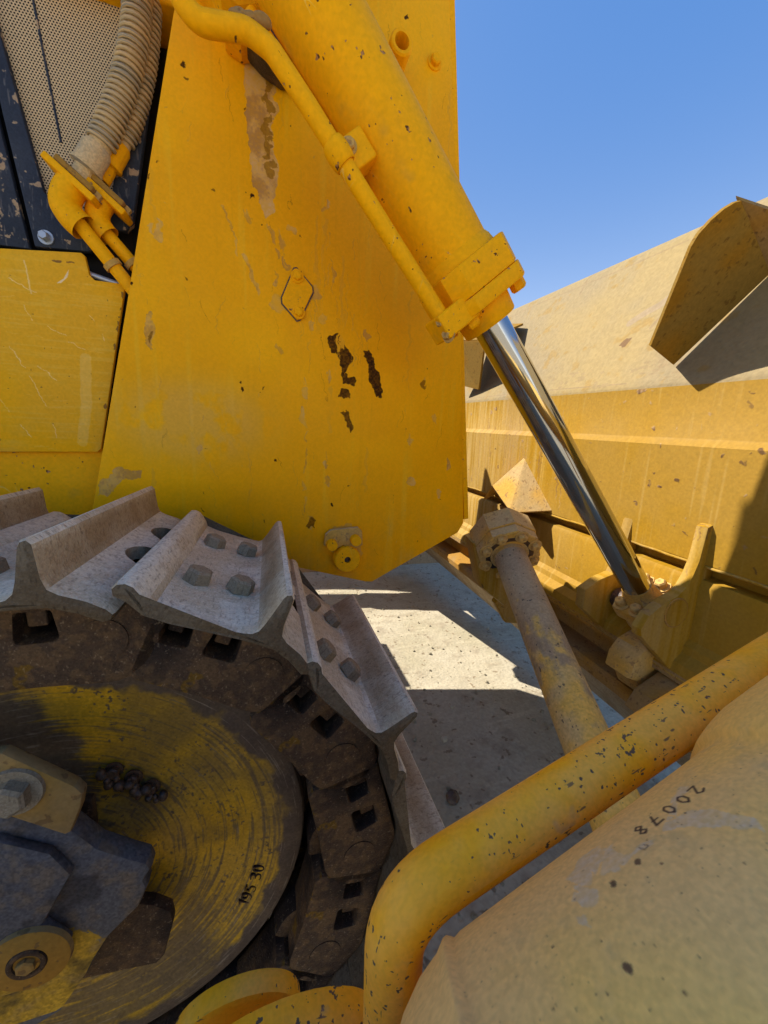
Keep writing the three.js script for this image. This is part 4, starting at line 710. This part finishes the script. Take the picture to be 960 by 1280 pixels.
// ================================================================== TRACK
const IC = [-0.44, 0.76], track = thing('track_chain', 'rusty steel crawler track with bolted grouser shoes over the idler', 'crawler track');
{
  const ZN = -0.62, ZF = -1.23;
  const prof = [[-0.089, 0.724], [-0.095, 0.735], [-0.090, 0.746], [-0.079, 0.751], [-0.066, 0.749], [-0.054, 0.741], [-0.042, 0.731], [-0.032, 0.718], [0.0, 0.716], [0.06, 0.720], [0.112, 0.7265], [0.124, 0.729], [0.132, 0.736], [0.137, 0.752], [0.143, 0.782], [0.147, 0.803], [0.151, 0.811], [0.161, 0.814], [0.168, 0.806], [0.169, 0.790], [0.171, 0.756], [0.176, 0.739], [0.188, 0.730], [0.220, 0.716], [0.244, 0.700], [0.252, 0.690], [0.248, 0.680], [0.235, 0.677], [0.205, 0.695], [0.17, 0.708], [0.10, 0.710], [0.0, 0.704], [-0.04, 0.706], [-0.07, 0.720]];
  let shoeG = prism(prof, ZN - (ZN - ZF), ZN, 0.008);
  shoeG = boxUV(shoeG);
  // relief holes at the trailing edge, cut through
  const ev = new Evaluator(); ev.attributes = ['position', 'normal', 'uv']; ev.useGroups = false;
  let br = new Brush(shoeG); br.updateMatrixWorld();
  for (const z of [-0.865, -1.045]) { const c = new THREE.CylinderGeometry(1, 1, 0.2, 28); c.scale(0.050, 1, 0.058); c.translate(0.248, 0.69, z); const b = new Brush(boxUV(c)); b.updateMatrixWorld(); const r = ev.evaluate(br, b, SUBTRACTION); br = r; br.updateMatrixWorld(); }
  shoeG = boxUV(creased(clean(br.geometry), 34));
  { // tops rubbed bright, flanks rusty; dark ends and undersides mix oil with painted shade
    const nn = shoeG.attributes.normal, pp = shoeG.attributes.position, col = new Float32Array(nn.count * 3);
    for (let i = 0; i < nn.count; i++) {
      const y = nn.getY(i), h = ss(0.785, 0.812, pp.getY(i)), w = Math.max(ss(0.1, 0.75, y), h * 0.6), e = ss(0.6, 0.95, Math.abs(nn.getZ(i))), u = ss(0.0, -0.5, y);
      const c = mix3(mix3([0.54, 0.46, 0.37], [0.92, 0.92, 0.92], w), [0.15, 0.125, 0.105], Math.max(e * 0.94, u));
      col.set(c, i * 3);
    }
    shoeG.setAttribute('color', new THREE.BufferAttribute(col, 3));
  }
  const arc = (cx, cy, r, a0, a1, n = 12) => Array.from({ length: n + 1 }, (_, i) => { const a = (a0 + (a1 - a0) * i / n) * Math.PI / 180; return [cx + Math.cos(a) * r, cy + Math.sin(a) * r]; });
  const win = (x0, x1, y0, y1) => { const r = 0.009, p = []; p.push(...arc(x1 - r, y1 - 0.004, 0.004, 0, 90, 3), ...arc(x0 + r, y1 - 0.004, 0.004, 90, 180, 3), ...arc(x0 + r, y0 + r, r, 180, 270, 5), ...arc(x1 - r, y0 + r, r, 270, 360, 5)); return p; };
  const W1 = [-0.012, 0.042, 0.618, 0.668], W2 = [0.072, 0.132, 0.614, 0.668];
  const bodyPts = [[-0.035, 0.7035], [-0.035, 0.550], [-0.02, 0.536], [0.10, 0.530], ...arc(0.196, 0.606, 0.086, -100, 35, 14), [0.246, 0.665], [0.225, 0.683], [0.19, 0.7025]];
  const linkG = (z0, z1, zi0, zi1) => join(creased(prism(bodyPts, z0, z1, 0.006, [win(...W1), win(...W2)]), 30), creased(prism([...arc(-0.07, 0.600, 0.082, 90, 270, 14), [-0.03, 0.525], [-0.03, 0.69]], zi0, zi1, 0.005), 30));
  const outer = boxUV(linkG(-0.83, -0.715, -0.865, -0.77)), inner = boxUV(linkG(-1.135, -1.02, -1.08, -0.985));
  const pinFace = new THREE.CylinderGeometry(0.038, 0.038, 0.004, 32); pinFace.rotateX(Math.PI / 2); pinFace.translate(0.196, 0.606, -0.7145);
  const nut = (w) => join(rbox((w[1] - w[0]) * 0.5, 0.034, 0.04, w[0] + (w[1] - w[0]) * 0.42, w[3] - 0.017, -0.755, 0.004));
  const boltG = () => { const g = hexBolt(0.028, 0.026); const p = g.attributes.position; for (let i = 0; i < p.count; i++) p.setXYZ(i, p.getX(i) * (1 + 0.06 * (rnd() - 0.5)), p.getY(i), p.getZ(i)); return hexBoltWorn(); };
  function hexBoltWorn() { const pts = [[0, 0.027], [0.020, 0.027], [0.026, 0.0225], [0.0285, 0.004], [0.029, 0.0], [0, 0]].map((p) => new THREE.Vector2(...p)).reverse(); return boxUV(creased(new THREE.LatheGeometry(pts, 6).toNonIndexed(), 24)); }
  const bG = hexBoltWorn();
  const boltSpots = [[0.008, 0.7165, -0.795], [0.092, 0.725, -0.795], [0.008, 0.7165, -1.06], [0.092, 0.725, -1.06]];
  function shoe(angle, dx = 0, dy = 0) {
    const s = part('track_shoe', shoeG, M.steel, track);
    boltSpots.forEach(([x, y, z], i) => { const b = part('bolt', bG, M.head, s); b.position.set(x, y, z); b.rotation.y = i * 0.7; });
    part('link', outer, M.link, s); part('link', inner, M.link, s); part('link_pin', boxUV(pinFace.clone()), M.link, s);
    for (const w of [W1, W2]) part('nut', boxUV(nut(w)), M.link, s);
    s.position.set(IC[0] + dx, IC[1] + dy, 0); s.rotation.z = (angle - 90) * Math.PI / 180;
    return s;
  }
  for (const a of [66, 40.2, 14.4, -11.4, -37.2, -63]) shoe(a);
  shoe(91.8, -0.015, -0.028);
  for (let i = 1; i < 7; i++) shoe(90.5, -0.015 - 0.283 * i, -0.025 - 0.004 * i);
  for (let i = 0; i < 7; i++) shoe(-90, -0.02 - 0.28 * i, 0);
  settle(track);
  // the other track, out of sight behind the machine, shades the ground
  const far = track.clone(); far.name = 'track_chain_001'; far.position.z -= 2.5; far.position.x -= 0.22; far.userData = { label: 'second crawler track on the far side of the machine', category: 'crawler track' }; scene.add(far);
}

// ================================================================== IDLER WHEEL
{
  const o = thing('idler_wheel', 'large worn idler wheel with scratched yellow face inside the track', 'idler wheel');
  const g = lathe([[0.0, 0.03], [0.10, 0.03], [0.13, 0.012], [0.16, -0.006], [0.20, -0.020], [0.30, -0.024], [0.40, -0.014], [0.432, -0.006], [0.458, 0.0], [0.506, 0.0], [0.515, -0.004], [0.520, -0.014], [0.520, -0.10], [0.54, -0.11], [0.545, -0.20], [0.508, -0.21], [0.508, -0.32], [0.0, -0.32]].reverse(), 160);
  g.rotateX(Math.PI / 2); g.translate(IC[0] - 0.006, IC[1] + 0.008, -0.80);
  const uv = g.attributes.uv, p = g.attributes.position; for (let i = 0; i < uv.count; i++) uv.setXY(i, p.getX(i) - IC[0] + 0.56, p.getY(i) - IC[1] + 0.56);
  part('wheel_disc', creased(g, 25), M.idler, o);
  const hole = new THREE.CylinderGeometry(0.016, 0.016, 0.02, 24); hole.rotateX(Math.PI / 2); hole.translate(-0.272, 0.619, -0.8285); part('drain_hole', boxUV(hole), M.black, o);
  // part number cast into the rim, climbing the lower right
  const font = await new FontLoader().loadAsync('fonts/droid/droid_sans_regular.typeface.json');
  const text = '195 30', r = 0.418; let a = -30.5 * Math.PI / 180;
  for (const ch of text) {
    if (ch === ' ') { a += 0.03; continue; }
    const t = new TextGeometry(ch, { font, size: 0.027, depth: 0.0085, curveSegments: 6 }); t.computeBoundingBox(); const w = t.boundingBox.max.x - t.boundingBox.min.x;
    t.translate(-t.boundingBox.min.x - w / 2, -0.0135, 0); t.rotateZ(a + Math.PI / 2 + (w / 2) / r); t.translate(IC[0] + Math.cos(a + w / 2 / r) * r, IC[1] + Math.sin(a + w / 2 / r) * r, -0.8125);
    part('numeral', boxUV(t), M.link, o); a += (w + 0.006) / r;
  }
  settle(o);
}

// ================================================================== TRACK FRAME end that carries the idler
{
  const o = thing('undercarriage', 'worn yellow and grey idler yoke of the track frame at lower left', 'track frame');
  const Z = -0.70;
  // upper wear plate with a bolt
  const up = part('wear_plate', boxUV(creased(prism([[-0.70, 1.20], [-0.41, 1.192], [-0.322, 1.106], [-0.312, 1.088], [-0.318, 1.060], [-0.336, 1.016], [-0.345, 1.013], [-0.425, 1.080], [-0.70, 1.09]], Z + 0.012, Z + 0.036, 0.006), 30)), M.tan, o, 'upper wear plate with one big bolt');
  const b = hexBolt(0.028, 0.022, 0.006); b.rotateX(Math.PI / 2); b.translate(-0.402, 1.120, Z + 0.036); part('bolt', b, M.head, up);
  // main yoke casting
  const yk = part('yoke', boxUV(creased(prism([[-1.2, 1.04], [-0.43, 1.055], [-0.345, 1.0], [-0.31, 0.945], [-0.262, 0.905], [-0.235, 0.885], [-0.229, 0.868], [-0.243, 0.845], [-0.238, 0.828], [-0.256, 0.785], [-0.275, 0.768], [-0.31, 0.735], [-0.335, 0.695], [-0.352, 0.66], [-0.40, 0.59], [-0.50, 0.55], [-1.2, 0.55]], Z - 0.03, Z + 0.015, 0.012), 34)), M.frame, o, 'yoke casting worn to grey steel');
  const st = part('yoke_cap', boxUV(creased(prism([[-1.2, 1.02], [-0.44, 1.03], [-0.37, 0.98], [-0.345, 0.925], [-0.395, 0.835], [-0.36, 0.78], [-0.44, 0.70], [-1.2, 0.70]], Z + 0.015, Z + 0.034, 0.007), 34)), M.frame, yk);
  const ws = lathe([[0, 0.012], [0.056, 0.012], [0.062, 0.008], [0.064, 0], [0, 0]].reverse(), 48); ws.rotateX(Math.PI / 2); ws.translate(-0.418, 0.775, Z + 0.034); part('washer', boxUV(creased(ws)), M.tan, o);
  const cup = new THREE.TorusGeometry(0.025, 0.005, 10, 32); cup.translate(-0.418, 0.777, Z + 0.046); part('washer', boxUV(cup), M.link, o);
  const bb = hexBolt(0.015, 0.009); bb.rotateX(Math.PI / 2); bb.translate(-0.418, 0.777, Z + 0.0465); part('bolt', bb, M.tan, o);
  part('guard_shoe', boxUV(creased(prism([[-0.60, 0.70], [-0.31, 0.755], [-0.245, 0.72], [-0.215, 0.69], [-0.212, 0.66], [-0.235, 0.575], [-0.25, 0.56], [-0.40, 0.585], [-0.60, 0.55]], Z - 0.06, Z - 0.032, 0.006), 30)), M.link, o, 'dark lower guard shoe');
  // seal ring remains around the hub
  for (let i = 0; i < 22; i++) { const t = i / 21, g = new THREE.IcosahedronGeometry(0.004 + 0.007 * rnd(), 2); g.scale(1, 0.8 + 0.5 * rnd(), 1); g.translate(-0.345 + 0.105 * t + 0.016 * (rnd() - 0.5), 0.998 - 0.090 * t + 0.030 * (rnd() - 0.5), -0.805 + 0.006 * rnd()); part('grease_lump', boxUV(g), M.grease, o); }
  for (const [x, y] of [[-0.322, 0.995], [-0.288, 0.968], [-0.256, 0.935]]) { const h = hexBolt(0.012, 0.012, 0.003); h.rotateX(Math.PI / 2); h.translate(x, y, -0.815); part('bolt', h, M.grease, o); }
  // long beam of the frame behind, out of the picture to the left
  part('frame_beam', boxUV(rbox(1.7, 0.42, 0.5, -1.85, 0.62, -0.925, 0.03)), M.frame, o);
  part('hub', boxUV(rbox(0.5, 0.34, 0.02, -0.60, 0.80, -0.785, 0.006)), M.link, o);
  settle(o);
}

// ------------------------------------------------------------------ render
const renderer = new THREE.WebGLRenderer({ antialias: true });
renderer.setSize(768, 1024);
renderer.toneMapping = THREE.LinearToneMapping;
renderer.toneMappingExposure = EXPOSURE;
renderer.shadowMap.enabled = true;
renderer.shadowMap.type = THREE.PCFSoftShadowMap;
renderer.render(scene, camera);
